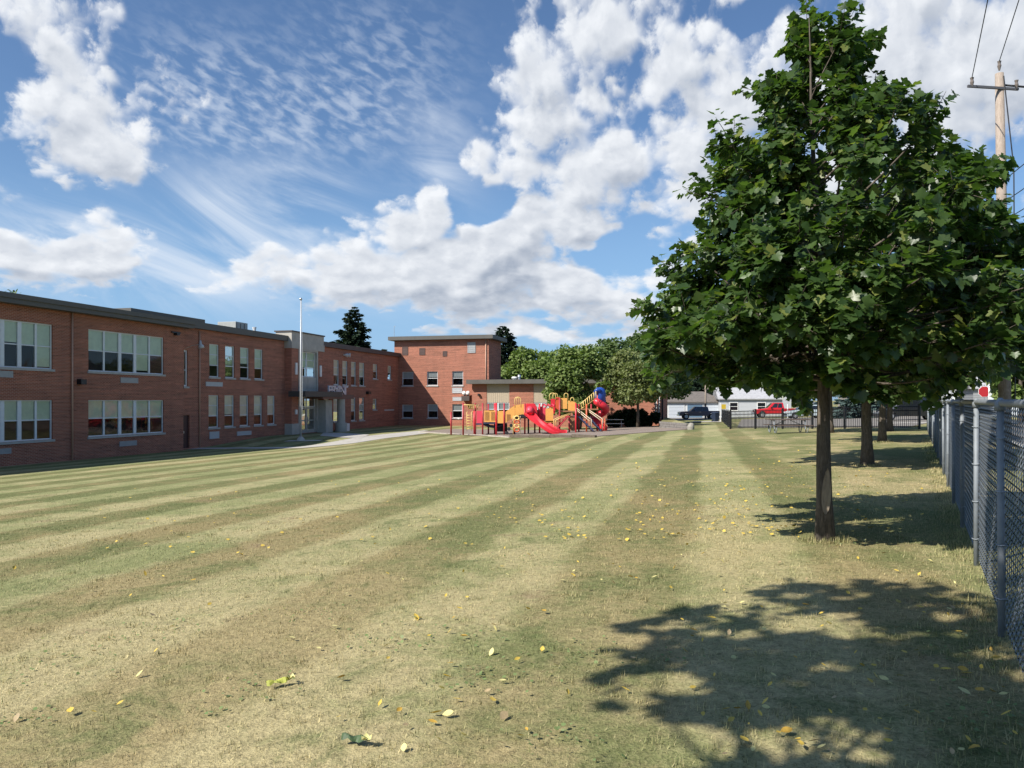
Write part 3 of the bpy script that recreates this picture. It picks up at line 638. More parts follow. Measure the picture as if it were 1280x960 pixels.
# second porch: slab on two stone columns, letters standing on it
PP = Plane((0, -1.9), (1, 0), (0, -1))
pa0, pa1 = PP.at(402, 498)[0], PP.at(441, 498)[0]; zs1 = PP.at(430, 493.2)[1]
s_ = MB(); PP.box(s_, pa0, pa1, -1.88, .1, zs1-.38, zs1); s_.build('porch_slab', mat('porch_slab_paint', (.17, .09, .07), .7, var=.1), school)
a = PP.at(430.3, 500)[0]; zg = PP.at(430, 538.5)[1]
s_ = MB(); s_.tube([PP.pt(a, -.3, zg-.3), PP.pt(a, -.3, zg+.7), PP.pt(a, -.3, zg+.72), PP.pt(a, -.3, zs1-.4)], [.52, .5, .36, .33], 14); s_.build('stone_column', STONE, school, smooth=False)
s_ = MB(); PP.box(s_, a+.6, a+1.3, -.6, -.1, zg-.2, zg+.62); s_.build('meter_box', WHITE, school, bevel=.04)
LET = mat('sign_letter_metal', (.50, .50, .56), .4, metal=.25)
aL0 = PP.at(411, 490)[0]; aL1 = PP.at(433.6, 490)[0]; word = 'BRYANT'; pitch = (aL1-aL0)/len(word)
for i, ch in enumerate(word):
    cu = bpy.data.curves.new('sign_letter', 'FONT'); cu.body = ch; cu.size = .95; cu.extrude = .06; cu.offset = .018; cu.align_x = 'CENTER'
    to = bpy.data.objects.new('tmp', cu); COL.objects.link(to); dg = bpy.context.evaluated_depsgraph_get()
    me = bpy.data.meshes.new_from_object(to.evaluated_get(dg)); bpy.data.objects.remove(to)
    me.materials.clear(); me.materials.append(LET); lo_ = bpy.data.objects.new('sign_letter', me); COL.objects.link(lo_); lo_.parent = school
    lo_.location = PP.pt(aL0+(i+.5)*pitch, -.02, zs1+.02); lo_.rotation_euler = (R(90), 0, 0); lo_.scale = (1.5, 1.08, 1)
    lo_['label'] = 'grey metal letter %s standing on the porch slab' % ch
# tower
TW = 10.24; TH = PT.at(500, 424.6)[1]
def tp(x0, y0, x1, y1): return wpx(PT, 480+x0/5.333, 380+y0/5.333, 480+x1/5.333, 380+y1/5.333)
hT = [tp(122, 452, 195, 545), tp(287, 450, 358, 543), tp(455, 448, 527, 543), tp(122, 671, 192, 760), tp(290, 669, 358, 760), tp(455, 667, 522, 760)]
mb = MB(); PT.wall(mb, -.5, TW, -.4, TH-.1, hT); PS.wall(mb, 0, 5, -.4, TH-.1)
mb.quad(*[(48.97+a, .5, z) for a, z in ((0, -.4), (5, -.4), (5, TH-.1), (0, TH-.1))], uv=[(0, 0), (5, 0), (5, 10), (0, 10)])
mb.quad(*[(53.97, y_, z) for y_, z in ((.5, -.4), (-TW, -.4), (-TW, TH-.1), (.5, TH-.1))], uv=[(0, 0), (14, 0), (14, 10), (0, 10)])
mb.build('tower_wall', BRICK2, school)
r = MB(); PT.box(r, -1.0, TW+.6, -5.5, .6, TH-.1, TH+.30); r.build('tower_roof', FASCIA, school)
for i, h in enumerate(hT): window(PT, h, 1, (.52,), .5 if i != 1 and i != 2 else .4, PANEL)
for q in ((122, 285, 160, 340), (236, 294, 274, 340), (392, 314, 420, 348)): louvre(PT, tp(*q), 'vent', mat('vent_brown', (.10, .06, .05), .6), 4)
louvre(PT, tp(557, 255, 610, 326), 'vent', LOUVRE, 5, 'large pale louvred vent high on the tower')
louvre(PT, tp(455, 558, 522, 594), 'infill_panel', PANEL, 2); louvre(PT, tp(458, 620, 520, 645), 'infill_panel', PANEL, 1)
a = PT.at(480+680/5.333, 450)[0]; t = MB(); t.tube([PT.pt(a, .07, 3.3), PT.pt(a, .07, TH-.1)], .06, 6); t.build('downpipe', COPPER, school, smooth=True)
h = tp(530, 612, 582, 645); t = MB(); PT.box(t, h[0], h[1], .003, .75, h[2], h[3]-.02); t.build('wall_lamp', FASCIA2, school)
t = MB(); c_ = (h[0]+h[1])/2
for q in (-.2, .22): t.tube([PT.pt(c_+q, .3, h[3]+.02), PT.pt(c_+q, .35, h[3]+.22), PT.pt(c_+q, .6, h[3]+.32)], [.12, .2, .22], 9)
t.build('floodlight', WHITE, school, smooth=True)
a, zz = PT.at(491.3, 415); t = MB(); t.tube([PT.pt(a, -.3, TH+.2), PT.pt(a, -.3, TH+1.5)], .03, 6); PT.box(t, a-.04, a+.2, -.32, -.28, TH+1.5, TH+1.54); t.build('antenna', METAL, school)
# annexe
x0 = PX.at(590, 500)[0]; x1 = PX.at(826, 500)[0]; XH = PX.at(592, 480)[1]; XT = PX.at(592, 474.8)[1]
pan = [(608.3, 636.6), (666.8, 686), (716, 745)]; pz = PX.at(620, 503.3)[1]; wz = PX.at(620, 520)[1]
hX = []
for (p, q) in pan:
    a0, a1 = PX.at(p, 500)[0], PX.at(q, 500)[0]; hX.append((a0, a1, wz, XH))
hX.append((PX.at(818.5, 500)[0], PX.at(821, 500)[0], wz, XH-.6)); hX.append((PX.at(822.5, 500)[0], PX.at(824.8, 500)[0], wz, XH-.6))
mb = MB(); PX.wall(mb, x0, x1, -.3, XH, hX)
PR = Plane((46.95, -x1), (1, 0), (0, -1)); PR.wall(mb, 0, 14, -.3, XH); PL = Plane((46.95, -x0), (1, 0), (0, 1)); PL.wall(mb, 0, 2.0, -.3, XH); mb.build('annexe_wall', BRICK2, school)
for a0, a1, b0, b1 in hX[:3]:
    t = MB(); PX.box(t, a0, a1, -.14, -.05, pz, b1-.003); n_ = 12
    for i in range(n_): PX.box(t, a0+(a1-a0)*(i+.5)/n_-.03, a0+(a1-a0)*(i+.5)/n_+.03, -.05, -.03, pz+.03, b1-.03)
    t.build('tan_panel', TAN, school); window(PX, (a0, a1, b0, pz-.01), 2, (.5,), .5, PANEL)
for h in hX[3:]: window(PX, h, 1, (.5,), .4, BLIND)
r = MB(); PX.box(r, x0-.4, x1+.5, -14, .75, XH, XT); r.build('annexe_roof', FASCIA, school)
a, zz = PX.at(599, 493.5); t = MB(); PX.box(t, a-.1, a+.1, 0, .28, zz-.1, zz+.1); t.build('wall_lamp', BLACK, school)
for px, hh_, rr in ((631.5, .42, .32), (637.5, .62, .2)):
    a = PX.at(px, 475)[0]; t = MB(); t.tube([PX.pt(a, -4, XT-.05), PX.pt(a, -4, XT+hh_*.6), PX.pt(a, -4, XT+hh_*.62), PX.pt(a, -4, XT+hh_)], [rr*.7, rr*.7, rr*1.1, rr*.8], 10); t.build('roof_vent', WHITE if hh_ < .5 else METAL, school, smooth=False)
# rooftop plant on the middle wing
PQ = Plane((0, 3.4), (1, 0), (0, -1)); a = PQ.at(291, 402)[0]
t = MB(); PB.box(t, a-.8, a+.8, -4.2, -2.6, HB+.18, HB+1.15); t.build('roof_unit', mat('roof_unit_paint', (.36, .37, .35), .6, var=.1), school, bevel=.03)
for i in range(3): t = MB(); PB.box(t, a-.7+i*.5, a-.66+i*.5, -2.6, -2.57, HB+.4, HB+1.05); t.build('grille', FASCIA, school)
for px, hh_ in ((302, .35), (318, .75)):
    a = PQ.at(px, 405)[0]; t = MB(); t.tube([PB.pt(a, -3.4, HB+.3), PB.pt(a, -3.4, HB+.3+hh_*.7), PB.pt(a, -3.4, HB+.32+hh_)], [.12, .12, .17], 8); t.build('roof_vent', WHITE, school)
# hidden closing faces: back walls, so that rooms are not lit from behind
mb = MB()
for (ua, ub, yb) in ((-16, uA, 15.5), (uA, 48.9, 13.5)):
    mb.quad(*[(u_, yb, z) for u_, z in ((ua, -.6), (ub, -.6), (ub, HB), (ua, HB))], uv=[(ua, 0), (ub, 0), (ub, 8), (ua, 8)])
mb.quad(*[(-16, y_, z) for y_, z in ((-.35, -.6), (15.5, -.6), (15.5, HB), (-.35, HB))], uv=[(0, 0), (15, 0), (15, 8), (0, 8)])
mb.build('rear_wall', BRICK, school)

# ------------------------------------------------------------------ flagpole
fx, fy = ray(376, 551); fz = G1(fx, fy)
fp = thing('flagpole', 'tall bare white flagpole on a concrete pad in front of the school entrance', 'flagpole', (fx, fy, fz))
hF = (551-375.5)*fy/960
MB().tube([(fx, fy, fz), (fx, fy, fz+hF*.5), (fx, fy, fz+hF)], [.075, .058, .032], 10).build('pole', mat('pole_aluminium', (.50, .51, .52), .5, metal=.3), fp, smooth=True)
MB().tube([(fx, fy, fz+hF), (fx, fy, fz+hF+.06), (fx, fy, fz+hF+.14), (fx, fy, fz+hF+.2)], [.04, .1, .1, .03], 10).build('finial', METAL, fp, smooth=True)
MB().tube([(fx, fy, fz-.02), (fx, fy, fz+.12), (fx, fy, fz+.3)], [.3, .28, .12], 12).build('base', STONE, fp)
MB().tube([(fx+.12, fy-.05, fz+1.3), (fx+.13, fy-.05, fz+hF*.6), (fx+.06, fy-.02, fz+hF)], .012, 4).build('halyard', WHITE, fp)
patch('flagpole_pad', CONC, [ray(354, 552.3), ray(399, 551.6), ray(404, 550.3), ray(362, 550.8)], 6, 2, 0.03)

# ------------------------------------------------------------------ chain-link fence
cf = thing('chain_link_fence', 'long galvanised chain-link fence with steel posts along the right side of the lawn', 'fence', (0.56, 0, 0))
FH = 1.53; a0, a1 = -2.4, 46.6
posts = [5.69-2.44*3+2.44*i for i in range(20)]
posts = [a for a in posts if a0-.1 <= a <= a1+.1]
for a in posts:
    x, y = onf(a, 0); zb = G1(x, y); m_ = MB(); lean = random.uniform(-.012, .012)
    m_.tube([(x, y, zb-.05), (x+lean, y, FH-.03)], .023, 10); p = m_.build('post', GALV, cf, smooth=True)
    m_ = MB(); m_.tube([(x+lean, y, FH-.05), (x+lean, y, FH+.0), (x+lean, y, FH+.035)], [.033, .036, .012], 10); m_.build('post_cap', GALV, p, smooth=True)
    for zt in (.25, .6, .95, 1.3): m_ = MB(); m_.tube([(x+.034*cos(t), y+.034*sin(t), zt+.004*sin(3*t)) for t in np.linspace(0, 2*pi, 9)], .0035, 4); m_.build('tie_wire', GALVW, p)
m_ = MB(); m_.tube([(*onf(a, 0.0), FH) for a in np.linspace(posts[0], posts[-1], 40)], .023, 8); m_.build('top_rail', GALV, cf, smooth=True)
cw, chh = .060, .034
def wire_mesh(A0, A1, w_, h_, r_):
    n = int((A1-A0)/w_); kz = int((FH-.03)/h_)
    i = np.arange(n)[:, None]; k = np.arange(kz+1)[None]
    par = np.where((i+k) % 2 == 0, 1.0, -1.0)
    a = A0+w_*i+par*w_/2*1.03; zz = .03+k*h_+np.zeros_like(a); off = .030+par*.006+np.where(k % 2 == 0, .004, -.004) + .012*np.sin(a*1.3+zz*2)*np.sin(zz*2)
    x = .56+.466*a+.885*off; y = .885*a-.466*off; zz = zz+np.clip(gz(x, y), -.05, .05)*0
    C = np.stack([x, y, zz], -1)                                  # n,kz+1,3
    offs = [(.866, 0, .5), (-.866, 0, .5), (0, 0, -1)]
    dirs = np.array([[.466*o[0]*.6+.885*o[0]*.5, .885*o[0]*.6-.466*o[0]*.5, o[2]] for o in offs])*r_
    V = (C[:, :, None, :]+dirs[None, None]).reshape(-1, 3); base = (np.arange(n)[:, None]*(kz+1)+np.arange(kz)[None])*3
    F_ = np.concatenate([np.stack([base+j, base+(j+1) % 3, base+3+(j+1) % 3, base+3+j], -1).reshape(-1, 4) for j in range(3)])
    return V, F_
V1, F1 = wire_mesh(a0, 22, cw*.9, chh*.9, .0058); V2, F2 = wire_mesh(22, a1, cw*1.1, chh*1.1, .005)
o = np_mesh('wire_mesh', np.concatenate([V1, V2]), np.concatenate([F1, F2+len(V1)]), GALVW, cf, (0.56, 0, 0))

# ------------------------------------------------------------------ black metal fence
c0, c1_, c2_ = ray(913, 536.3), (21.75, 41.0), ray(902.5, 526.8)
bf = thing('metal_fence', 'low black steel picket fence round the car park behind the picnic table', 'fence', (*c0, G1(*c0)))
def picket_run(p, q, nb, corner_post=True):
    p, q = np.array(p), np.array(q)
    for i in range(nb+1):
        if i == 0 and not corner_post: continue
        s = p+(q-p)*i/nb; zz = G1(*s); MB().box((s[0], s[1], zz+.66), (.09, .09, 1.36), atan2(*(q-p)[::-1])).build('post', BLACK, bf)
    for i in range(nb):
        s, e = p+(q-p)*i/nb, p+(q-p)*(i+1)/nb; L = np.linalg.norm(e-s); ang = atan2(*(e-s)[::-1]); m_ = MB(); z0, z1 = G1(*s), G1(*e)
        for zr_ in (.14, 1.0, 1.22):
            m_.tube([(s[0], s[1], z0+zr_), (e[0], e[1], z1+zr_)], .022, 4)
        k = int(L/.12)
        for j in range(1, k):
            c = s+(e-s)*j/k; zc = z0+(z1-z0)*j/k; m_.box((c[0], c[1], zc+.65), (.02, .02, 1.18), ang)
        m_.build('picket_panel', BLACK, bf)
picket_run(c0, c1_, 6); picket_run(c0, c2_, 5, False)

# ------------------------------------------------------------------ picnic table
tx, ty = ray(985, 541.5); tz = G1(tx, ty)
pt = thing('picnic_table', 'weathered brown picnic table on a curved light metal frame by the black fence', 'picnic table', (tx, ty, tz), R(-3), local=True)
WOODP = mat('weathered_plank', (.105, .075, .06), .85, var=.3, scale=5)
m_ = MB(); [m_.box((0, -.30+.15*i, .745), (2.2, .14, .04)) for i in range(5)]; m_.build('tabletop', WOODP, pt)
for sgn in (-1, 1):
    m_ = MB(); [m_.box((0, sgn*(.62+.15*i), .44), (2.2, .14, .04)) for i in range(2)]; m_.build('bench_seat', WOODP, pt)
for x in (-.82, .82):
    for sgn in (-1, 1):
        m_ = MB(); m_.tube([(x, sgn*.28, .71), (x, sgn*.30, .40), (x, sgn*.42, .08), (x, sgn*.55, .03), (x, sgn*.72, .12), (x, sgn*.76, .41)], .028, 8); m_.build('leg', GALV, pt, smooth=True)
    m_ = MB(); m_.tube([(x, -.75, .40), (x, .75, .40)], .026, 8); m_.tube([(x, -.35, .71), (x, .35, .71)], .026, 8); m_.build('crossbar', GALV, pt)
    m_ = MB(); m_.tube([(x, 0, .40), (x*.15, 0, .70)], .02, 6); m_.build('brace', GALV, pt)

# ------------------------------------------------------------------ vehicles
TYRE = mat('tyre', (.02, .02, .021), .9); RIM = mat('wheel_rim', (.5, .5, .52), .35, metal=.7); CHROME = mat('chrome', (.6, .6, .62), .2, metal=.9)
LAMP = mat('lamp_lens', (.7, .7, .68), .15); RED_L = mat('tail_lens', (.35, .02, .02), .2)
def wheel(root, x, y, r, wd, rimm=RIM):
    pr = [(r*.62, -wd/2), (r*.93, -wd/2), (r, -wd/2+.03), (r, wd/2-.03), (r*.93, wd/2), (r*.62, wd/2)]; m_ = MB(); n = 20; vs = []; 
    for j in range(n):
        t = 2*pi*j/n
        for (rr, yy) in pr: vs.append((x+rr*cos(t), y+yy, r+rr*sin(t)))
    k = len(pr); fs = [[j*k+i, j*k+(i+1) % k, ((j+1) % n)*k+(i+1) % k, ((j+1) % n)*k+i] for j in range(n) for i in range(k)]
    m_.add(vs, fs); w_ = m_.build('wheel', TYRE, root, smooth=False)
    sy = 1 if y > 0 else -1
    m_ = MB(); m_.tube([(x, y-sy*.02, r), (x, y+sy*wd*.36, r)], r*.63, 16); m_.tube([(x, y+sy*wd*.36, r), (x, y+sy*wd*.42, r)], [r*.22, r*.16], 10); m_.build('rim', rimm, w_)
def arch_profile(pts_top, x0, x1, wheels, r, zb):
    """closed side outline with wheel arches cut into its underside"""
    lo = [(x1, zb)]
    for wx in sorted(wheels, reverse=True):
        lo += [(wx+r*cos(t), max(zb, r*.86+r*sin(t))) for t in np.linspace(0, pi, 9)]
    lo.append((x0, zb)); return pts_top+lo
def side_prism(poly, w, taper=None):
    m_ = MB(); m_.prism(poly, lambda p: (p[0], -w, p[1]), lambda p: (p[0], w, p[1])); return m_
def pickup(name, label, loc, rz, paint, L=5.6, H=1.85, crew=False, cover=False):
    t = thing(name, label, 'pickup truck', loc, rz, 'parked vehicles', local=True); w = .95; r = .39; f = L/2; xw = (f-.95, -f+1.15)
    hood, deck = 1.12, 1.14
    top = [(-f, .62), (-f, deck), (f-1.55, deck), (f-1.4, hood), (f-.25, hood-.08), (f-.04, hood-.25), (f, .6)]
    poly = arch_profile(top, -f, f, xw, r*1.16, .46)
    side_prism(poly, w).build('body', paint, t, bevel=.035)
    c0 = -f+1.9 if not crew else -f+1.55; c1 = f-1.5
    m_ = MB(); z0, z1 = deck-.02, H
    vs = [(c0, -w+.04, z0), (c1, -w+.04, z0), (c1, w-.04, z0), (c0, w-.04, z0), (c0+.16, -w+.2, z1), (c1-.75, -w+.2, z1), (c1-.75, w-.2, z1), (c0+.16, w-.2, z1)]
    m_.add(vs, [[0,3,2,1],[4,5,6,7],[0,1,5,4],[1,2,6,5],[2,3,7,6],[3,0,4,7]]); m_.build('cab', paint, t, bevel=.05)
    A_ = [Vector(v) for v in vs]
    def pane(i0, i1, i2, i3, a, b, c, d, out):
        m2 = MB(); q = []
        for (u, v) in ((a, c), (b, c), (b, d), (a, d)):
            p = A_[i0]*(1-u)*(1-v)+A_[i1]*u*(1-v)+A_[i2]*u*v+A_[i3]*(1-u)*v; q.append(tuple(p+Vector(out)*.012))
        m2.quad(*q).build('window', CARGLASS, t)
    for (i, out) in (((0, 1, 5, 4), (0, -1, .2)), ((3, 2, 6, 7), (0, 1, .2))):
        if crew: pane(*i, .08, .36, .16, .88, out); pane(*i, .40, .78, .16, .88, out)
        else: pane(*i, .12, .42, .16, .88, out); pane(*i, .46, .80, .16, .88, out)
    pane(1, 2, 6, 5, .08, .92, .12, .9, (.7, 0, .7)); pane(0, 3, 7, 4, .12, .88, .2, .85, (-1, 0, .2))
    for x in xw:
        for s in (-1, 1): wheel(t, x, s*(w-.11), r, .25)
    MB().box((f+.05, 0, .58), (.14, 1.84, .22)).build('front_bumper', CHROME, t, bevel=.03); MB().box((-f-.04, 0, .58), (.14, 1.84, .2)).build('rear_bumper', CHROME, t, bevel=.03)
    MB().box((f-.012, 0, .86), (.05, 1.0, .26)).build('grille', BLACK, t)
    for s in (-1, 1):
        MB().box((f-.03, s*.74, .86), (.1, .36, .2)).build('headlight', LAMP, t, bevel=.02); MB().box((-f-.005, s*.86, .95), (.05, .16, .3)).build('tail_light', RED_L, t)
        MB().box((c1-.5, s*(w+.1), 1.24), (.12, .2, .2)).build('mirror', BLACK, t, bevel=.03)
        MB().box((c1-1.35, s*(w+.006), 1.0), (.2, .03, .035)).build('door_handle', CHROME, t)
    m_ = MB(); m_.box((-f+.92, 0, deck-.02), (1.6, 1.6, .05)); m_.build('load_bed', BLACK, t)
    return t
def wagon(name, label, loc, rz, paint, L=4.5, H=1.46, cat='car'):
    t = thing(name, label, cat, loc, rz, 'parked vehicles', local=True); w = .88; r = .32; f = L/2; xw = (f-.85, -f+.95); belt = .92
    top = [(-f, .5), (-f+.03, belt-.05), (-f+.1, belt), (f-1.25, belt), (f-.35, belt-.14), (f-.05, belt-.3), (f, .5)]
    side_prism(arch_profile(top, -f, f, xw, r*1.17, .24), w).build('body', paint, t, bevel=.04)
    c0, c1 = -f+.1, f-1.15; vs = [(c0, -w+.05, belt-.02), (c1, -w+.05, belt-.02), (c1, w-.05, belt-.02), (c0, w-.05, belt-.02), (c0+.5, -w+.22, H), (c1-.85, -w+.22, H), (c1-.85, w-.22, H), (c0+.5, w-.22, H)]
    m_ = MB(); m_.add(vs, [[0,3,2,1],[4,5,6,7],[0,1,5,4],[1,2,6,5],[2,3,7,6],[3,0,4,7]]); m_.build('cabin', paint, t, bevel=.06); A_ = [Vector(v) for v in vs]
    def pane(i, a, b, c, d, out):
        q = []
        for (u, v) in ((a, c), (b, c), (b, d), (a, d)): q.append(tuple(A_[i[0]]*(1-u)*(1-v)+A_[i[1]]*u*(1-v)+A_[i[2]]*u*v+A_[i[3]]*(1-u)*v+Vector(out)*.012))
        MB().quad(*q).build('window', CARGLASS, t)
    for (i, out) in (((0, 1, 5, 4), (0, -1, .2)), ((3, 2, 6, 7), (0, 1, .2))):
        for a, b in ((.14, .36), (.39, .60), (.63, .86)): pane(i, a, b, .14, .86, out)
    pane((1, 2, 6, 5), .08, .92, .1, .9, (.8, 0, .6)); pane((0, 3, 7, 4), .1, .9, .15, .85, (-1, 0, .5))
    for x in xw:
        for s in (-1, 1): wheel(t, x, s*(w-.1), r, .21)
    for s in (-1, 1):
        MB().box((f-.08, s*.66, .66), (.14, .34, .14)).build('headlight', LAMP, t, bevel=.02); MB().box((-f+.02, s*.7, .78), (.08, .22, .2)).build('tail_light', RED_L, t); MB().box((c1-.35, s*(w+.07), .98), (.12, .16, .12)).build('mirror', paint, t)
    MB().box((f-.02, 0, .42), (.1, 1.6, .16)).build('front_bumper', BLACK, t); MB().box((-f+.02, 0, .42), (.1, 1.6, .16)).build('rear_bumper', BLACK, t)
    return t
def paint(name, c): return mat(name, c, .32, spec=.5, coat=.6)
def spot(px, py, Y): x = (px-640)/960*Y; return (x, Y, G1(x, Y))
p = spot(873.5, 0, 107); pickup('pickup_truck', 'dark blue pickup truck parked in front of the white garage', p, R(176), paint('paint_navy', (.012, .022, .075)), 5.6, 1.75, crew=True)
p = spot(970, 0, 96); pickup('pickup_truck', 'bright red pickup truck parked beyond the car park', p, R(172), paint('paint_red', (.55, .012, .018)), 5.5, 1.86)
p = spot(1008, 0, 82); wagon('parked_car', 'pale silver car parked near the black fence, half behind the nearest tree trunk', p, R(176), paint('paint_silver', (.48, .56, .58)))
p = spot(1022, 0, 101); pickup('pickup_truck', 'dark green pickup truck standing behind the pale silver car', p, R(178), paint('paint_green', (.015, .028, .022)), 5.4, 1.8)
p = spot(1137, 0, 60); wagon('parked_car', 'black van in tree shade beyond the black fence at the right', p, R(170), paint('paint_black', (.008, .008, .009)), 4.9, 1.9, 'van')

# ------------------------------------------------------------------ garage and houses
SHINGLE = mat('shingle_grey', (.155, .135, .12), .9, var=.22, scale=3); SHRED = mat('shingle_red', (.22, .085, .065), .9, var=.2, scale=3); SHPALE = mat('shingle_pale', (.40, .40, .41), .9, var=.15, scale=3)
SIDING = mat('siding_cream', (.33, .30, .25), .7, var=.06); SIDEW = mat('siding_white', (.50, .52, .54), .6, var=.05); SIDEG = mat('siding_sage', (.28, .33, .27), .7, var=.05); GDOOR = mat('garage_door_white', (.55, .59, .64), .5, var=.05); GDOORB = mat('garage_door_blue', (.13, .21, .30), .5, var=.05)
def house(name, label, cat, loc, rz, L, Wd, eave, ridge, wall_m, roof_m, hip=0.0, wins=(), doors=(), siding=True, group=None, over=.35, win_m=None):
    """long side L along local x, front at -y; wins: (x, z0, w, h) on the front; doors: (x, w, h, material)"""
    t = thing(name, label, cat, loc, rz, group, local=True); hx, hy = L/2, Wd/2
    m_ = MB(); m_.box((0, 0, eave/2-.3), (L, Wd, eave+.6))
    if not hip: m_.add([(s*hx, y_, z) for s in (-1, 1) for (y_, z) in ((-hy, eave), (hy, eave), (0, ridge-.05))], [[0, 1, 2], [3, 5, 4]])
    m_.build('wall', wall_m, t)
    if siding:
        m_ = MB(); k = int(eave/.2)
        for i in range(1, k): m_.box((0, -hy-.008, i*.2), (L, .016, .022)); m_.box((-hx-.008, 0, i*.2), (.016, Wd, .022))
        m_.build('clapboard', wall_m, t)
    o_ = over; hr = hip if hip else -o_
    vs = [(-hx-o_, -hy-o_, eave), (hx+o_, -hy-o_, eave), (hx+o_, hy+o_, eave), (-hx-o_, hy+o_, eave), (-hx+hr, 0, ridge), (hx-hr, 0, ridge)]
    vs += [(a, b, c+.14) for a, b, c in vs]
    m_ = MB(); m_.add(vs, [[6, 7, 11, 10], [7, 8, 11], [8, 9, 10, 11], [9, 6, 10], [0, 4, 5, 1], [1, 5, 2], [2, 5, 4, 3], [3, 4, 0], [0, 1, 7, 6], [1, 2, 8, 7], [2, 3, 9, 8], [3, 0, 6, 9]]); m_.build('roof', roof_m, t)
    for (x, z, w_, h_) in wins:
        m_ = MB(); y = -hy-.03; m_.box((x-w_/2-.05, y, z+h_/2), (.1, .08, h_+.2)); m_.box((x+w_/2+.05, y, z+h_/2), (.1, .08, h_+.2)); m_.box((x, y, z-.05), (w_, .08, .1)); m_.box((x, y, z+h_+.05), (w_, .08, .1)); m_.box((x, y, z+h_/2), (w_, .05, .06))
        wo_ = m_.build('window', win_m or WHITE, t); MB().box((x, -hy-.015, z+h_/2), (w_, .02, h_)).build('pane', CARGLASS, wo_)
    for (x, w_, h_, dm) in doors:
        m_ = MB(); n_ = max(2, int(h_/.5))
        for i in range(n_): m_.box((x, -hy-.03, h_*(i+.5)/n_), (w_, .05, h_/n_-.025))
        d_ = m_.build('door', dm, t); m_ = MB(); m_.box((x-w_/2-.06, -hy-.02, h_/2), (.12, .06, h_+.1)); m_.box((x+w_/2+.06, -hy-.02, h_/2), (.12, .06, h_+.1)); m_.box((x, -hy-.02, h_+.06), (w_, .06, .12)); m_.build('door_frame', WHITE, d_)
    return t
p = spot(864, 0, 121); house('garage', 'low white three door garage with a brown hipped roof behind the dark blue pickup', 'garage', p, R(-4), 8.9, 7, 2.35, 3.95, SIDEW, SHINGLE, hip=2.6,
    doors=((-2.85, 2.3, 2.1, GDOOR), (.0, 2.3, 2.1, GDOORB), (2.95, 2.3, 2.1, GDOOR)), siding=False)
p = spot(892, 0, 150); house('house', 'tall cream house with a reddish brown roof rising behind the white garage', 'house', p, R(6), 6.5, 9, 6.6, 9.3, SIDING, SHRED, hip=1.2, wins=((-1.3, 4.2, .9, 1.5), (1.5, 4.2, .9, 1.5), (-1.3, 1.2, .9, 1.5), (1.5, 1.2, .9, 1.5)))
p = spot(934, 0, 118); house('house', 'low white house with a pale grey roof left of the red pickup', 'house', p, R(-8), 9, 7, 2.6, 4.3, SIDEW, SHPALE, wins=((-2.5, 1, 1.1, 1.1), (1.5, 1, 1.1, 1.1)))
p = spot(960, 0, 128); house('house', 'white gabled house just above the red pickup', 'house', p, R(84), 8, 5.5, 3.6, 6.4, SIDEW, SHPALE, wins=((-1.5, 1.0, 1, 1.3), (1.5, 1.0, 1, 1.3)))
p = spot(1122, 0, 100); house('house', 'cream house with dark roof far behind the right end of the black fence', 'house', p, R(-12), 13, 8, 3.0, 5.4, SIDING, SHINGLE, wins=((-4, 1, 1.2, 1.2), (-1, 1, 1.2, 1.2), (3, 1, 1.2, 1.2)))
# buildings right of the chain-link fence
p = spot(1222, 0, 86); house('house', 'white boarded house seen over the chain-link fence', 'house', p, R(-20), 7.5, 8, 5.4, 7.8, SIDEW, SHINGLE, wins=((-2.4, 1.3, 1.1, 1.3), (-.4, 1.6, .6, .8), (-2.4, 3.9, .9, 1.2), (1.9, 3.9, .9, 1.2)))
p = spot(1248, 0, 74); house('shed', 'grey sided shed with a pale roof beside the white boarded house', 'shed', p, R(-20), 5.2, 5, 2.6, 4.0, mat('siding_grey', (.26, .27, .28), .7), SHPALE, doors=((0, 2.4, 2.1, GDOOR),))
p = spot(1199, 0, 96); house('house', 'small tan brick house left of the white boarded house', 'house', p, R(-20), 5, 6, 3.0, 4.8, mat('tan_brick', (.36, .26, .20), .8, var=.15), SHINGLE, wins=((0, 1.0, 1.2, 1.3),))

# ------------------------------------------------------------------ poles, signs, bin, wall, bench
ux, uy = 12.86, 20.0
up = thing('utility_pole', 'tall leaning wooden utility pole with crossarm behind the chain-link fence', 'utility pole', (ux, uy, 0)); lx = -.17; UH = 10.05
MB().tube([(ux, uy, -.1), (ux+lx*.5, uy, UH/2), (ux+lx, uy, UH)], [.155, .13, .10], 14).build('pole', POLEWOOD, up, smooth=True)
cx, cz = ux+lx*.96, UH-.42
MB().box((cx-.25, uy-.13, cz), (1.45, .05, .06), R(8)).build('crossarm', mat('arm_steel', (.10, .10, .11), .6), up)
ins = mat('insulator', (.18, .15, .13), .3)
tips = [(cx-.85, uy-.22, cz+.22), (cx+.4, uy-.06, cz+.22), (ux+lx, uy, UH+.32)]
for q in tips: MB().tube([(q[0], q[1], q[2]-.24), (q[0], q[1], q[2]-.12), (q[0], q[1], q[2]-.06), (q[0], q[1], q[2])], [.02, .05, .035, .05], 8).build('insulator', ins, up)
MB().tube([(ux+lx+.05, uy-.1, UH-.1), (ux+.13, uy-.12, UH-2.5), (ux+.16, uy-.13, 1.2)], .016, 5).build('ground_wire', BLACK, up)
WIRE = mat('wire_black', (.015, .015, .016), .6)
def wire(label, a, b, sag=.5, r=.011):
    a, b = Vector(a), Vector(b); m_ = MB(); m_.tube([a.lerp(b, t)+Vector((0, 0, -4*sag*t*(1-t))) for t in np.linspace(0, 1, 24)], r, 5)
    o = m_.build('power_line', WIRE, None, smooth=True); tag(o, label, 'power line', 'overhead wires')
nd = (-.466*42, -.885*42)
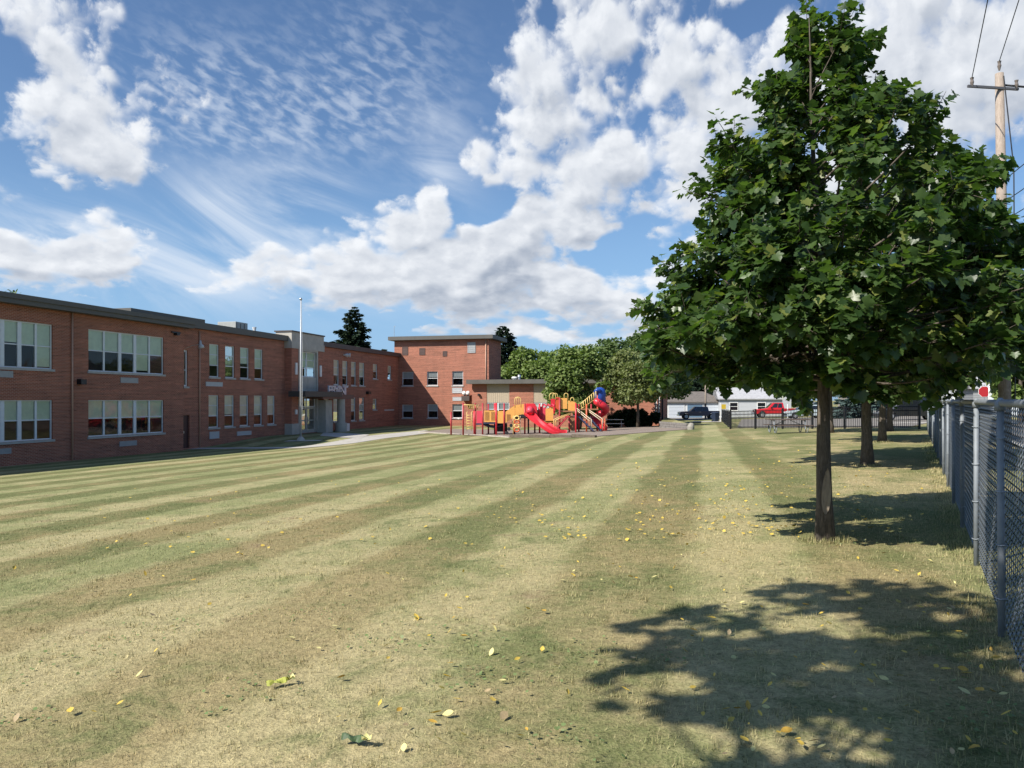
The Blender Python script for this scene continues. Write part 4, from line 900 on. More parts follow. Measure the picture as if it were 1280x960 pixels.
wire('thin overhead wire running up from the left end of the crossarm', tips[0], (tips[0][0]+nd[0]+.3, tips[0][1]+nd[1], 10.2), .35)
wire('thin overhead wire running up from the very top of the pole', tips[2], (tips[2][0]+nd[0]+1.0, tips[2][1]+nd[1], 10.9), .35)
wire('thick dark cable going right from just under the pole top', (ux+lx+.1, uy, UH-.3), (ux+26, uy+3.5, UH+1.4), .6, .028)
for i, (zz, lab) in enumerate(((UH-2.6, 'uppermost of the three slanting wires right of the pole'), (UH-3.2, 'middle one of the three slanting wires right of the pole'), (UH-3.7, 'lowest of the three slanting wires right of the pole'))):
    wire(lab, (ux+.2, uy+.1, zz), (ux+1.6+1.1*i-6, uy-17, zz+1.2+.5*i), .25, .012)
p = spot(882, 0, 109)
sp = thing('utility_pole', 'thin wooden pole standing in front of the white garage', 'utility pole', p)
MB().tube([(p[0], p[1], p[2]-.1), (p[0], p[1], p[2]+6.9)], [.14, .10], 10).build('pole', POLEWOOD, sp, smooth=True); MB().box((p[0], p[1]-.12, p[2]+6.5), (.9, .08, .09)).build('crossarm', POLEWOOD, sp)
wire('pale service wire from the thin pole to the left trees', (p[0], p[1], p[2]+6.6), (p[0]-9, p[1]-20, p[2]+4.4), .3, .03)
wire('pale service wire from the thin pole toward the tall cream house', (p[0], p[1], p[2]+6.7), spot(878, 0, 144)[:2]+(6.2,), .3, .025)
bx, by = ray(894.5, 527.3); bz = G1(bx, by)
wb = thing('wheelie_bin', 'dark blue wheeled bin standing by the end of the black fence', 'bin', (bx, by, bz), R(20), local=True)
NAVY = mat('bin_plastic', (.02, .032, .06), .5, var=.1)
m_ = MB(); m_.add([(-.22, -.24, .06), (.22, -.24, .06), (.22, .24, .06), (-.22, .24, .06), (-.29, -.34, .95), (.29, -.34, .95), (.29, .34, .95), (-.29, .34, .95)], [[0,3,2,1],[4,5,6,7],[0,1,5,4],[1,2,6,5],[2,3,7,6],[3,0,4,7]]); m_.build('body', NAVY, wb, bevel=.02)
m_ = MB(); m_.add([(-.31, -.37, .955), (.31, -.37, .955), (.31, .37, .955), (-.31, .37, .955), (-.28, -.32, 1.02), (.28, -.32, 1.02), (.28, .32, 1.06), (-.28, .32, 1.06)], [[0,3,2,1],[4,5,6,7],[0,1,5,4],[1,2,6,5],[2,3,7,6],[3,0,4,7]]); m_.build('lid', NAVY, wb, bevel=.02)
for s in (-1, 1): MB().tube([(s*.22, .28, .1), (s*.27, .28, .1)], .1, 12).build('wheel', TYRE, wb)
sx, sy = ray(900.5, 527.4); sz = G1(sx, sy)
ys = thing('sign_post', 'white post with a small plain yellow sign at the fence corner', 'sign', (sx, sy, sz))
MB().box((sx, sy, sz+1.0), (.1, .1, 2.06)).build('post', WHITE, ys); MB().box((sx+.34, sy-.03, sz+1.62), (.46, .03, .5)).build('sign_panel', mat('sign_yellow', (.58, .40, .03), .5), ys)
p = spot(984.5, 0, 88); sp2 = thing('marker_post', 'slim white post in front of the bright red pickup', 'post', p); MB().tube([(p[0], p[1], p[2]-.05), (p[0], p[1], p[2]+1.55)], .055, 8).build('post', WHITE, sp2); MB().tube([(p[0], p[1], p[2]+1.55), (p[0], p[1], p[2]+1.62)], [.062, .03], 8).build('cap', WHITE, sp2)
p = spot(1230.5, 0, 60); rs = thing('road_sign', 'red octagonal stop sign seen from over the chain-link fence', 'road sign', p, R(-12), local=True)
RSIGN = mat('sign_red', (.42, .02, .025), .45)
MB().tube([(0, .05, 0), (0, .05, 2.75)], .035, 8).build('post', GALV, rs)
oc = [(cos(R(22.5+45*i))*.46, sin(R(22.5+45*i))*.46) for i in range(8)]; m_ = MB(); m_.prism([(a*.93, b*.93) for a, b in oc], lambda q: (q[0], -.012, 2.2+q[1]), lambda q: (q[0], .01, 2.2+q[1])); m_.build('sign_face', RSIGN, rs)
m_ = MB(); m_.prism(oc, lambda q: (q[0], .0, 2.2+q[1]), lambda q: (q[0], .02, 2.2+q[1])); m_.build('sign_rim', WHITE, rs)
p = spot(1236.5, 0, 58); lp = thing('street_post', 'pale metal post right of the red stop sign', 'post', p); MB().tube([(p[0], p[1], p[2]), (p[0], p[1], p[2]+3.4)], .06, 8).build('post', WHITE, lp, smooth=True); MB().tube([(p[0], p[1], p[2]+3.4), (p[0], p[1], p[2]+3.47)], [.075, .03], 8).build('cap', WHITE, lp)
# raised bed with stone retaining wall
wa, wb_ = ray(826, 535.2), ray(860, 536.0); zt_ = max(G1(*wa), G1(*wb_))
rw = thing('retaining_wall', 'low grey stone block wall holding a raised grass bed by the gravel', 'wall', (*wa, G1(*wa)))
STBL = mat('wall_block', (.20, .185, .17), .9, var=.3, scale=4, bump=.5)
wd_ = np.array(wb_)-np.array(wa); Lw = np.linalg.norm(wd_); an = atan2(wd_[1], wd_[0]); m_ = MB()
for rI in range(3):
    n_ = 8
    for i in range(n_):
        c = np.array(wa)+wd_*((i+.5+(.25 if rI % 2 else -.0))/n_) ; m_.box((c[0]+random.uniform(-.01, .01), c[1]+.02*rI, G1(*wa)+.09+rI*.19), (Lw/n_-.02, .3, .18), an)
m_.build('block_course', STBL, rw, bevel=.02)
bed0 = G1(*wa)+.56; m_ = MB(); far = [(wa[0]+3.2, wa[1]+14), (wb_[0]+1.5, wb_[1]+14)]
m_.add([(*wa, bed0), (*wb_, bed0), (*far[1], bed0+.05), (*far[0], bed0+.05), (*wa, -2.5), (*wb_, -2.5), (*far[1], -2.5), (*far[0], -2.5)], [[0, 1, 2, 3], [4, 5, 1, 0], [5, 6, 2, 1], [6, 7, 3, 2], [7, 4, 0, 3]])
struct(m_.build('raised_bed', LAWN, None))
bx, by = ray(863.5, 537); ro = tag(MB().tube([(bx, by, G1(bx, by)-.1), (bx, by, G1(bx, by)+.2), (bx+.05, by, G1(bx, by)+.42), (bx+.05, by, G1(bx, by)+.5)], [.26, .27, .2, .08], 9).build('boulder', mat('boulder_stone', (.30, .28, .24), .9, var=.25, scale=3, bump=.5), None, bevel=.06), 'pale boulder at the right end of the stone block wall', 'boulder')
p = spot(766, 0, 71); bn = thing('bleacher', 'small metal bleacher with two plank rows in the shade behind the spiral slide', 'bleacher', p, R(-6), local=True)
for i, (yy, zz) in enumerate(((0, .42), (.55, .78))): MB().box((0, yy, zz), (2.0, .26, .045)).build('plank', METAL, bn)
for x in (-.8, .8):
    m_ = MB(); m_.tube([(x, -.05, 0), (x, -.05, .42)], .03, 6); m_.tube([(x, .55, 0), (x, .55, .76)], .03, 6); m_.tube([(x, -.1, .38), (x, .6, .74)], .025, 6); m_.build('leg', METAL, bn)

# ------------------------------------------------------------------ playground
YP = 59.5; S_ = YP/960
gzp = G1(*ray(640, 545)); ZP = gzp+.03
pg = thing('playground_structure', 'red, orange and yellow climbing structure with double slide and blue topped spiral slide', 'playground', (ray(650, 545)[0], YP, ZP))
RED = mat('play_red', (.66, .028, .045), .38, spec=.5, var=.06); REDP = mat('play_post_maroon', (.42, .035, .045), .45); PINK = mat('play_panel_red', (.72, .07, .11), .4); ORG_ = mat('play_orange', (.80, .40, .10), .45, var=.06); YEL = mat('play_yellow', (.80, .58, .20), .4); ORP = mat('play_post_orange', (.60, .11, .035), .4); BLUE = mat('play_blue', (.018, .07, .33), .38); NAV = mat('play_navy', (.03, .04, .085), .6); BLK = mat('play_black', (.015, .015, .016), .7); BRN = mat('play_brown', (.33, .17, .08), .6); CRM = mat('play_cream', (.62, .52, .36), .5)
def gp(px, py, d=0.0):       # point of the play structure: photo position at depth YP+d
    Yd = YP+d; return ((px-640)/960*Yd, Yd, EYE+(500-py)/960*Yd)
def post(px, top, d=0.0, m_=REDP, r=.065):
    x, y, z = gp(px, top, d); MB().tube([(x, y, ZP-.1), (x, y, z)], r, 8).build('post', m_, pg, smooth=True)
    
def panel(name, x0, x1, t0, t1, b0, b1, d, m_, th=.05):
    a, b = gp(x0, t0, d), gp(x1, t1, d); c, e = gp(x1, b1, d), gp(x0, b0, d)
    m2 = MB(); m2.add([a, b, c, e]+[(p[0], p[1]+th, p[2]) for p in (a, b, c, e)], [[0, 1, 2, 3], [7, 6, 5, 4], [0, 4, 5, 1], [1, 5, 6, 2], [2, 6, 7, 3], [3, 7, 4, 0]]); return m2.build(name, m_, pg)
def bars(name, pts_list, m_, r=.025, n=6):
    m2 = MB(); [m2.tube([gp(*p) for p in pts], r, n) for pts in pts_list]; return m2.build(name, m_, pg, smooth=True)
for (px, top, d, m_) in ((563.9, 515, .6, REDP), (579, 503.5, 0, REDP), (594.2, 504, .2, REDP), (592.8, 513, 1.8, RED), (603.3, 504, .1, REDP), (610.5, 505, 2.0, REDP), (618.4, 504, 2.0, RED), (620.3, 503.5, 0, RED), (630.2, 504, 0, REDP), (643, 506, 1.9, REDP), (656, 504.5, 0, REDP), (660.5, 505, 1.2, NAV), (668.5, 504.5, 1.8, REDP), (674.5, 504.5, .9, RED), (690, 503, 2.0, REDP), (699.5, 497, 0.5, REDP), (711.5, 520, .6, REDP), (719.8, 504, 0, RED), (723.5, 505, 1.5, REDP), (733.2, 505, .9, ORP), (739, 505, 2.2, REDP), (747, 490, 2.0, ORP)):
    post(px, top, d, m_)
# overhead ladder, side ladder and low bar
bars('overhead_ladder', [[(579.5, 506, -.15), (594.5, 506, -.15)], [(579.5, 506, .9), (594.5, 506, .9)]]+[[(584+q*2.6, 506, -.15), (586+q*2.6, 511.5, .2), (588.6+q*2.4, 506, .9)] for q in range(5)], YEL, .03)
bars('ladder', [[(583.6, 538.5, 0), (583.6, 515, 0), (585, 513.5, .5)], [(589.2, 538.5, 0), (589.2, 515.5, 0), (592.6, 512.7, .3)]]+[[(583.6, 519+3.4*q, 0), (589.2, 519+3.4*q, 0)] for q in range(6)], YEL, .026)
bars('low_bar', [[(564, 523.5, .6), (579, 523.5, 0)]], METAL, .025)
panel('side_panel', 595.8, 603, 513.5, 513.5, 529, 529, .1, PINK); panel('side_panel', 605.5, 620, 513.2, 513.2, 527.5, 527.5, 0, ORG_); panel('side_panel', 621.5, 630, 513.6, 513.6, 529, 529, 0, ORG_)
panel('side_panel', 631, 643.6, 515.3, 506.5, 529, 520.5, 0, ORG_); panel('side_panel', 643.8, 655.4, 506.5, 504.8, 520.5, 520, 0, ORG_)
for (x0, x1, t) in ((606, 611.5, 514.5), (613.5, 619, 514.5), (633, 638, 517.5)):
    m2 = MB(); n_ = 4
    for i in range(n_): m2.tube([gp(x0+(x1-x0)*(i+.5)/n_, t, -.03), gp(x0+(x1-x0)*(i+.5)/n_, t+11, -.03)], .012, 5)
    m2.build('panel_ribs', BRN, pg)
def deck(x0, x1, z, d0, d1, m_=BLK, th=.09):
    a, b = gp(x0, z, d0), gp(x1, z, d0); c = (a[2]); m2 = MB(); m2.box(((a[0]+b[0])/2, YP+(d0+d1)/2, c-th/2), (b[0]-a[0], d1-d0, th)); return m2.build('deck', m_, pg)
deck(595, 604, 529.5, .1, 2.0, NAV); deck(604, 631, 528.5, .06, 2.0, NAV); deck(643, 669, 521.5, .06, 1.9); deck(669, 700, 526, .3, 2.1, BRN); deck(699, 721, 513.5, .6, 2.1, BRN); deck(720, 748, 511, .9, 2.3, BRN)
# rubber bridge and tyre climber
bars('rubber_bridge', [[(605, 530, .5), (611, 532.5, .6), (618, 533.5, .6), (625, 532, .6), (631, 530, .5)]], NAV, .11, 8)
panel('crawl_tunnel', 621, 634, 530.5, 529, 539.5, 539.5, .8, BLK, .9)
m2 = MB(); n_ = 8
for i in range(n_+1):
    t = i/n_; px = 633.5+22*t; py = 541-21*sin(min(1.0, t*1.15)*pi/2)
    m2.tube([gp(px, py, -.25), gp(px, py, .2)], .14, 9)
m2.build('tyre_climber', BLK, pg)
for k in range(4): 
    m2 = MB(); c = gp(646, 522.5+4.9*k, -.35); m2.tube([(c[0]+.19*cos(t), c[1], c[2]+.15*sin(t)) for t in np.linspace(0, 2*pi, 15)], .06, 6); m2.build('climbing_ring', ORP if k % 2 else YEL, pg, smooth=True)
for px in (641.5, 650.3): bars('climber_pole', [[(px, 543.5, -.35), (px, 521, -.3), (px+.6, 519, -.1)]], YEL if px < 645 else CRM, .03)
def hoop(px0, px1, top, bot, d=0, m_=YEL):
    a = (px1-px0)/2; c = (px0+px1)/2; pts = [(px0, bot, d)]+[(c-a*cos(t), top+a*.9-a*.9*sin(t), d) for t in np.linspace(0, pi, 9)]+[(px1, bot, d)]; bars('hoop_rail', [pts], m_, .03)
hoop(643.5, 651, 496.3, 509); hoop(646, 648.6, 497, 508, 1.6); hoop(687, 694.5, 491.2, 500, .4); hoop(691, 697, 491.6, 500, 1.7); hoop(705.2, 710, 491.5, 500, .8); hoop(713.2, 717.4, 497, 502, .6)
# double slide: hood and two chutes
m2 = MB(); m2.prism([gp(657.5, 504.5)[::2], gp(668.3, 504.5)[::2], gp(671.5, 509)[::2], gp(671.8, 520)[::2], gp(657.8, 520)[::2]], lambda q: (q[0], YP-.05, q[1]), lambda q: (q[0], YP+1.2, q[1])); m2.build('slide_hood', RED, pg, bevel=.05)
c = gp(662.5, 513, -.06); m2 = MB(); m2.tube([(c[0]-.05, c[1]-.28, c[2]-.15), (c[0], c[1]-.12, c[2]), (c[0], c[1]+.2, c[2]+.1)], [.24, .27, .30], 12); m2.build('slide_tunnel', PINK, pg, smooth=True)
def chute(path, w_, m_):
    P_ = [Vector(gp(*p)) for p in path]; prof = [(-.5, .22), (-.44, .24), (-.36, .04), (0, -.02), (.36, .04), (.44, .24), (.5, .22), (.44, .02), (0, -.09), (-.44, .02)]
    vs = []; k = len(prof); m2 = MB()
    for i, p in enumerate(P_):
        t = (P_[min(i+1, len(P_)-1)]-P_[max(i-1, 0)]).normalized(); s_v = Vector((t.y, -t.x, 0)); s_v = (s_v if s_v.length > .05 else Vector((0, -1, 0))).normalized()
        if s_v.y > 0: s_v = -s_v
        u_v = t.cross(s_v); u_v = u_v if u_v.z > 0 else -u_v
        for (a, b) in prof: vs.append(tuple(p+s_v*a*w_+u_v*b))
    fs = [[i*k+j, i*k+(j+1) % k, (i+1)*k+(j+1) % k, (i+1)*k+j] for i in range(len(P_)-1) for j in range(k)]+[list(range(k))[::-1], [(len(P_)-1)*k+j for j in range(k)]]
    m2.add(vs, fs); return m2.build('slide_chute', m_, pg, smooth=False)
def spline(P_, n=5):
    out = []
    for i in range(len(P_)-1):
        p0, p1, p2, p3 = [np.array(P_[max(0, min(len(P_)-1, j))], float) for j in (i-1, i, i+1, i+2)]
        for t in np.linspace(0, 1, n, endpoint=False): out.append(tuple(.5*((2*p1)+(-p0+p2)*t+(2*p0-5*p1+4*p2-p3)*t*t+(-p0+3*p1-3*p2+p3)*t**3)))
    out.append(tuple(P_[-1])); return out
chute(spline([(661, 519, -.1), (664, 521.5, -.5), (669, 527, -.95), (677, 533.5, -1.3), (685, 539.2, -1.5), (692, 542.6, -1.6), (698, 543.6, -1.6)]), .85, RED)
chute(spline([(664, 518.5, .75), (670, 522, .5), (679, 528.5, .2), (689, 535.5, -.1), (698, 540.3, -.3), (704, 541.3, -.35), (708, 541.5, -.4)]), .85, RED)
# middle: tunnel panels, red windows, orange wall
panel('side_panel', 672.5, 679, 509, 507.5, 527, 527, 1.0, PINK); panel('side_panel', 682, 691.5, 511, 508.5, 528, 528, .3, ORG_); panel('side_panel', 679, 683, 510, 508, 524, 524, .6, PINK)
m2 = MB()
for i in range(3): m2.tube([gp(678+5*i, 507.5, .2), gp(680+5*i, 505.5, .5), gp(683+5*i, 507.5, .2)], .07, 8)
m2.build('tunnel_rim', PINK, pg)
panel('red_panel', 688.5, 694, 498.5, 498.5, 517, 517, .9, RED); panel('red_panel', 694.5, 699.4, 496.5, 496.5, 512, 512, .7, ORP)
panel('side_panel', 700.5, 709, 497.8, 497.5, 511, 511, .6, ORG_); panel('side_panel', 710, 719.4, 500.5, 502.5, 513, 514, .6, ORG_); panel('slanted_panel', 712, 718.6, 520, 520, 538.5, 538.5, .9, BRN)
bars('handrail', [[(692.4, 536, -.3), (692.4, 524.3, -.3), (700, 521, -.1), (713, 516.5, .3)], [(695, 534, .3), (694.8, 525.2, .3), (703, 521.3, .4), (713.5, 517.5, .6)]], YEL, .032)
def stairs(p0, p1, n, w_, m_):
    a, b = Vector(gp(*p0)), Vector(gp(*p1)); m2 = MB()
    for i in range(n): c = a.lerp(b, (i+.5)/n); m2.box((c.x, c.y, c.z), (abs(b.x-a.x)/n*1.15, w_, .07)); 
    for s in (-.5, .5): m2.tube([(a.x, a.y+s*w_, a.z-.05), (b.x, b.y+s*w_, b.z-.05)], .05, 5)
    return m2.build('steps', m_, pg)
stairs((693.5, 538, .0), (710, 519, .5), 5, .7, REDP); stairs((741, 537.5, -.6), (722.5, 519.5, .7), 6, .9, NAV); stairs((751, 538, .0), (736, 521, 1.3), 6, .7, NAV)
bars('handrail', [[(721, 510.5, .6), (737.5, 523.5, -.6), (739.2, 524, -.7), (739.2, 538, -.7)], [(722, 513.5, .6), (737.2, 526.5, -.6)], [(734, 511, 1.1), (751.3, 522.5, .0), (753, 523.5, -.1), (753, 538, -.1)], [(735.5, 513.8, 1.1), (750.5, 525, .0)]], CRM, .035)
bars('stair_barrier', [[(725.5, 505, 1.2), (743, 490, 2.0)], [(726.5, 511, 1.2), (744, 499, 2.0)], [(745, 490, 2.0), (747.5, 490, 2.0)]]+[[(726.5+2.6*i, 504.5-2.25*i, 1.3), (727+2.6*i, 511-1.8*i, 1.3)] for i in range(8)], YEL, .03)
for px in (752, 756): bars('handrail_post', [[(px, 538.5, -.1), (px, 523.5, -.1)]], ORP, .045)
# blue cap and enclosed spiral slide
c = gp(750.2, 500, 2.3); r_ = .44
z1 = gp(0, 484, 2.3)[2]; z0 = gp(0, 505, 2.3)[2]
MB().tube([(c[0], c[1], z0), (c[0], c[1], z0+(z1-z0)*.72), (c[0], c[1], z0+(z1-z0)*.86), (c[0], c[1], z0+(z1-z0)*.96), (c[0], c[1], z1)], [r_, r_, r_*.88, r_*.5, r_*.1], 14).build('slide_cap', BLUE, pg, smooth=True)
m2 = MB(); m2.tube([gp(743.6, 490.5, 1.9), gp(747, 486.5, 1.9), gp(750.5, 489.5, 1.9)], .16, 9); m2.build('cap_hood', BLUE, pg, smooth=True)
m2 = MB(); pts = []
zb_s = gp(0, 533, 2.3)[2]
for t in np.linspace(0, 1, 40):
    a = -2.6+t*7.6; pts.append((c[0]+.02+.46*cos(a), c[1]+.46*sin(a), z0+.25+(zb_s-z0-.25)*t))
pts += [(pts[-1][0]+.0, pts[-1][1]-.35, zb_s-.06), (pts[-1][0], pts[-1][1]-.8, zb_s-.12)]
m2.tube(pts, .29, 12); m2.build('spiral_tube', RED, pg, smooth=True)
bars('slide_support', [[(746, 538, 2.2), (746, 512, 2.2)]], REDP, .05)
# kerb of the play area
def kerb(name, label, pts, h, m_, cat, w_=.18):
    m2 = MB()
    for i in range(len(pts)-1):
        a, b = np.array(pts[i]), np.array(pts[i+1]); n_ = max(1, int(np.linalg.norm(b-a)/1.8))
        for j in range(n_):
            s, e = a+(b-a)*j/n_, a+(b-a)*(j+1)/n_; c = (s+e)/2; m2.box((c[0], c[1], G1(*c)+h/2-.02), (np.linalg.norm(e-s)-.02, w_, h), atan2(*(e-s)[::-1]))
    o = m2.build(name, m_, None, bevel=.015); tag(o, label, cat)
kerb('edging', 'dark timber edging along the front of the wood chip play area', [ray(638, 547.0), ray(745, 546.9)], .2, TIMBER, 'edging')
kerb('edging', 'pale stone edging at the left front of the wood chip play area', [ray(524, 540.6), ray(600, 544.5), ray(637, 547)], .10, mat('edging_stone', (.40, .36, .30), .9, var=.25, scale=5), 'edging')

# ------------------------------------------------------------------ trees
def maple_template():
    half = [(0.0, 0.0), (.12, -.07), (.30, -.14), (.50, -.12), (.47, .04), (.42, .12), (.55, .20), (.68, .40), (.56, .46), (.46, .50), (.36, .50), (.36, .64), (.26, .76), (.12, .84), (0.0, 1.0)]
    pts = half+[(-a, b) for a, b in half[-2:0:-1]]
    T = [(0, .32, -.03)]+[(a, b, .10*abs(a)*1.2-.06*b*b*(1 if b > .5 else .3)) for a, b in pts]; n = len(pts)
    return np.array(T, float), np.array([[0, 1+i, 1+(i+1) % n] for i in range(n)])
MT, MF = maple_template()
def norm(v): return v/(np.linalg.norm(v, axis=-1, keepdims=True)+1e-9)
def limb(m_, a, b, r0, r1, bend=.12, n=6, sides=6, seed=None):
    a, b = np.array(a, float), np.array(b, float); d = b-a; L = np.linalg.norm(d); pts = []; rs = []
    off = np.array([random.uniform(-1, 1), random.uniform(-1, 1), random.uniform(-.2, .6)])*bend*L
    for i in range(n):
        t = i/(n-1); p = a+d*t+off*sin(pi*t)*.6+np.array([0, 0, -.10*L*sin(pi*t)]); pts.append(tuple(p)); rs.append(r0*(1-t)+r1*t)
    m_.tube(pts, rs, sides, cap=False); return pts
def maple(label, x, y, H, trunk_r, prof, nclump, per, leaf, seed, lean=(0, 0), low=1.7, detail=True, kill=None):
    """prof: list of (height, left radius, right radius)"""
    random.seed(seed); rg = np.random.default_rng(seed); zb = G1(x, y)
    t = thing('maple_tree', label, 'tree', (x, y, zb), 0, 'maple trees in a row along the chain-link fence')
    pr = np.array(prof, float); zs = pr[:, 0]
    top = H-.25; m_ = MB(); ks = 14; tp_ = []; tr = []
    for i in range(ks):
        q = i/(ks-1); hh = q*top; wob_ = .05*sin(q*9+seed)*q
        tp_.append((x+lean[0]*q*q+wob_, y+lean[1]*q*q+.04*cos(q*7+seed), zb+hh)); tr.append(trunk_r*((1-q)**1.15*.96+.045)*(1+.30*max(0, 1-hh/.28)))
    tp_[0] = (tp_[0][0], tp_[0][1], zb-.12); m_.tube(tp_, tr, 14)
    trunk = m_.build('trunk', BARK, t, smooth=True)
    def axis(hh): q = min(1, max(0, hh/top)); return np.array([np.interp(q, np.linspace(0, 1, ks), [p[0] for p in tp_]), np.interp(q, np.linspace(0, 1, ks), [p[1] for p in tp_]), zb+hh]), np.interp(q, np.linspace(0, 1, ks), tr)
    br = MB(); Pl, Al, Nl, Sl = [], [], [], []
    zz = np.linspace(zs[0], zs[-1], 200); wgt = (np.interp(zz, zs, pr[:, 1])+np.interp(zz, zs, pr[:, 2]))**1.35; wgt /= wgt.sum()
    lead = []
    for c in range(nclump):
        h = rg.choice(zz, p=wgt)+rg.normal()*.05; phi = rg.uniform(-pi, pi); cx_ = cos(phi)
        L_, R_ = np.interp(h, zs, pr[:, 1]), np.interp(h, zs, pr[:, 2]); av = (L_+R_)/2
        rmax = (R_ if cx_ > 0 else L_)*abs(cx_)**1+av*(1-abs(cx_)); f = .30+.66*rg.uniform()**.6
        r = rmax*f; ax, ar = axis(min(h, top*.98)); c_ = np.array([x+r*cx_, y+r*sin(phi), zb+h])
        # limb from lower down the stem
        h0 = max(low+rg.uniform(0, .9)*(h < 3.2), h-.35-.62*r); a_, r0 = axis(min(h0, top*.97)); br_r = min(r0*.5, .007+.010*r)
        pts = limb(br, a_, c_, br_r, .006, .12, 7, 6)
        out = norm(np.array([cx_, sin(phi), .35+.5*(h-zs[0])/(zs[-1]-zs[0])]))
        ntw = 7
        for k in range(ntw):
            td = norm(out*.75+rg.normal(size=3)*.62+np.array([0, 0, .12])); st_ = np.array(pts[-1 if k < 4 else -2]); ln = rg.uniform(.16, .44)*max(.9, leaf/.13)**.5
            if detail: br.tube([tuple(st_), tuple(st_+td*ln*.5+np.array([0, 0, .01])), tuple(st_+td*ln)], [.005, .004, .002], 4, cap=False)
            nl = per//ntw
            for j in range(nl):
                u = (j+.6)/nl; p = st_+td*ln*u
                az0 = rg.uniform(-pi, pi); side = norm(np.cross(td, rg.normal(size=3))); d_ = norm(td*.55+side*.9+np.array([0, 0, -.10])); pet = rg.uniform(.04, .12)*leaf/.13
                d2 = norm(d_+np.array([0, 0, -rg.uniform(.0, .85)])); nn = norm(np.array([0, 0, 1.0])+rg.normal(size=3)*.42+out*.30)
                Pl.append(p+d_*pet); Al.append(d2); Nl.append(nn); Sl.append(leaf*rg.uniform(.42, 1.18))
    Pl, Al, Nl, Sl = map(np.array, (Pl, Al, Nl, Sl))
    if kill is not None: kk = kill(Pl); Pl, Al, Nl, Sl = Pl[kk], Al[kk], Nl[kk], Sl[kk]
    V, F_ = scatter(MT, MF, Pl, Al, Nl, Sl); np_mesh('crown', V, F_, MAPLE, t, (x, y, zb))
    br.build('branches', BARK, t, smooth=True)
    return t
PROF1 = [(1.55, .95, .5), (1.75, 1.45, 1.2), (2.0, 2.0, 2.0), (2.4, 2.32, 2.3), (2.85, 2.12, 2.3), (3.3, 1.6, 2.15), (3.75, 1.48, 1.75), (4.15, 1.30, 1.75), (4.4, 1.28, 1.35), (4.65, 1.12, .72), (4.95, 1.05, .48), (5.5, .90, .34), (5.95, .48, .22)]
maple('nearest maple of the row, with a scarred trunk and big dark leaves', 3.53, 8.65, 6.15, .094, PROF1, 200, 175, .098, 11, lean=(-.22, 0), low=1.75, kill=lambda P_: P_[:, 2] > 1.50-.09*np.sin(P_[:, 0]*5))
near_trunk = [o for o in bpy.data.objects if o.name.startswith('trunk')][0]
m_ = MB(); vs = []; n_ = 13
for i in range(n_):
    t_ = i/(n_-1); h_ = .30+.52*t_; wdg = .60*sin(pi*t_)**.6*(1-.35*t_)+.03; rr = .094*((1-h_/5.9)**.8*.95+.06)*(1+.30*max(0, 1-h_/.28))+.003
    for k in range(5): a_ = R(-112+14*t_)+wdg*(k/4*2-1); bulge = .010*(1-abs(k/2-1)**2)*-1+.006; vs.append((3.53+rr*cos(a_)*1.0+bulge*cos(a_), 8.65+rr*sin(a_)+bulge*sin(a_), G1(3.53, 8.65)+h_))
m_.add(vs, [[i*5+k, i*5+k+1, (i+1)*5+k+1, (i+1)*5+k] for i in range(n_-1) for k in range(4)])
m_.build('bark_scar', bark_mat('scar_wood', (.17, .135, .10), (.30, .25, .19)), near_trunk, smooth=True)
def gen_prof(H, low, rad, sk=0.0):
    return [(low, .5*rad, .5*rad), (low+.1*(H-low), .9*rad, .9*rad), (low+.3*(H-low), rad*(1-sk), rad*(1+sk)), (low+.55*(H-low), .85*rad, .85*rad*(1+sk)), (low+.8*(H-low), .5*rad, .5*rad), (H, .12*rad, .12*rad)]
maple('second maple of the row, its trunk just right of the nearest trunk', 8.6, 18.6, 7.5, .14, gen_prof(7.5, 1.75, 3.85, .16), 260, 91, .165, 23, low=2.0, detail=False)
maple('third maple of the row, slim trunk close to the fence', 14.0, 29.0, 7.0, .15, gen_prof(7.0, 1.95, 3.4), 140, 77, .20, 31, low=2.0, detail=False)
maple('fourth maple of the row, by the right end of the black fence', 19.3, 39.2, 7.0, .16, gen_prof(7.0, 2.0, 3.2), 90, 63, .23, 37, low=2.0, detail=False)
kx, ky = ray(1037.5, 541); maple('maple standing at the black fence, half hidden behind the nearest trunk', kx, ky, 6.8, .17, gen_prof(6.8, 2.2, 3.0), 90, 63, .23, 41, low=2.2, detail=False)
def shade_shape(P_):  # keeps crown leaves by where their shadow lands, to shape the shade
    h = P_[:, 2]-G1(1.5, 5); xs = P_[:, 0]+.925*h; ys = P_[:, 1]+.655*h; k = xs > .42+.16*np.sin(ys*4.1+1.0)-.30*(ys > 4.9)+.25*(ys < 3.9)
    for (a, b, ra, rb) in ((1.30, 3.58, .80, .26), (.9, 4.35, .22, .12), (2.3, 5.6, .45, .10), (1.9, 4.5, .2, .1), (3.0, 4.3, .3, .12)): k &= ((xs-a)/ra)**2+((ys-b)/rb)**2 > 1+.5*np.sin(xs*9)
    return k & (np.random.default_rng(4).uniform(size=len(h)) < .80)
# unseen tree left of the camera, placed and trimmed to cast the near lawn's shade
maple('tall maple beside the viewpoint that shades the near lawn', -2.45, .05, 8.8, .17, [(4.0, 1.0, 1.6), (4.5, 2.0, 2.8), (5.4, 2.3, 3.4), (6.6, 2.1, 3.1), (7.6, 1.5, 2.0), (8.6, .4, .4)], 120, 91, .17, 53, low=3.4, detail=False, kill=shade_shape)

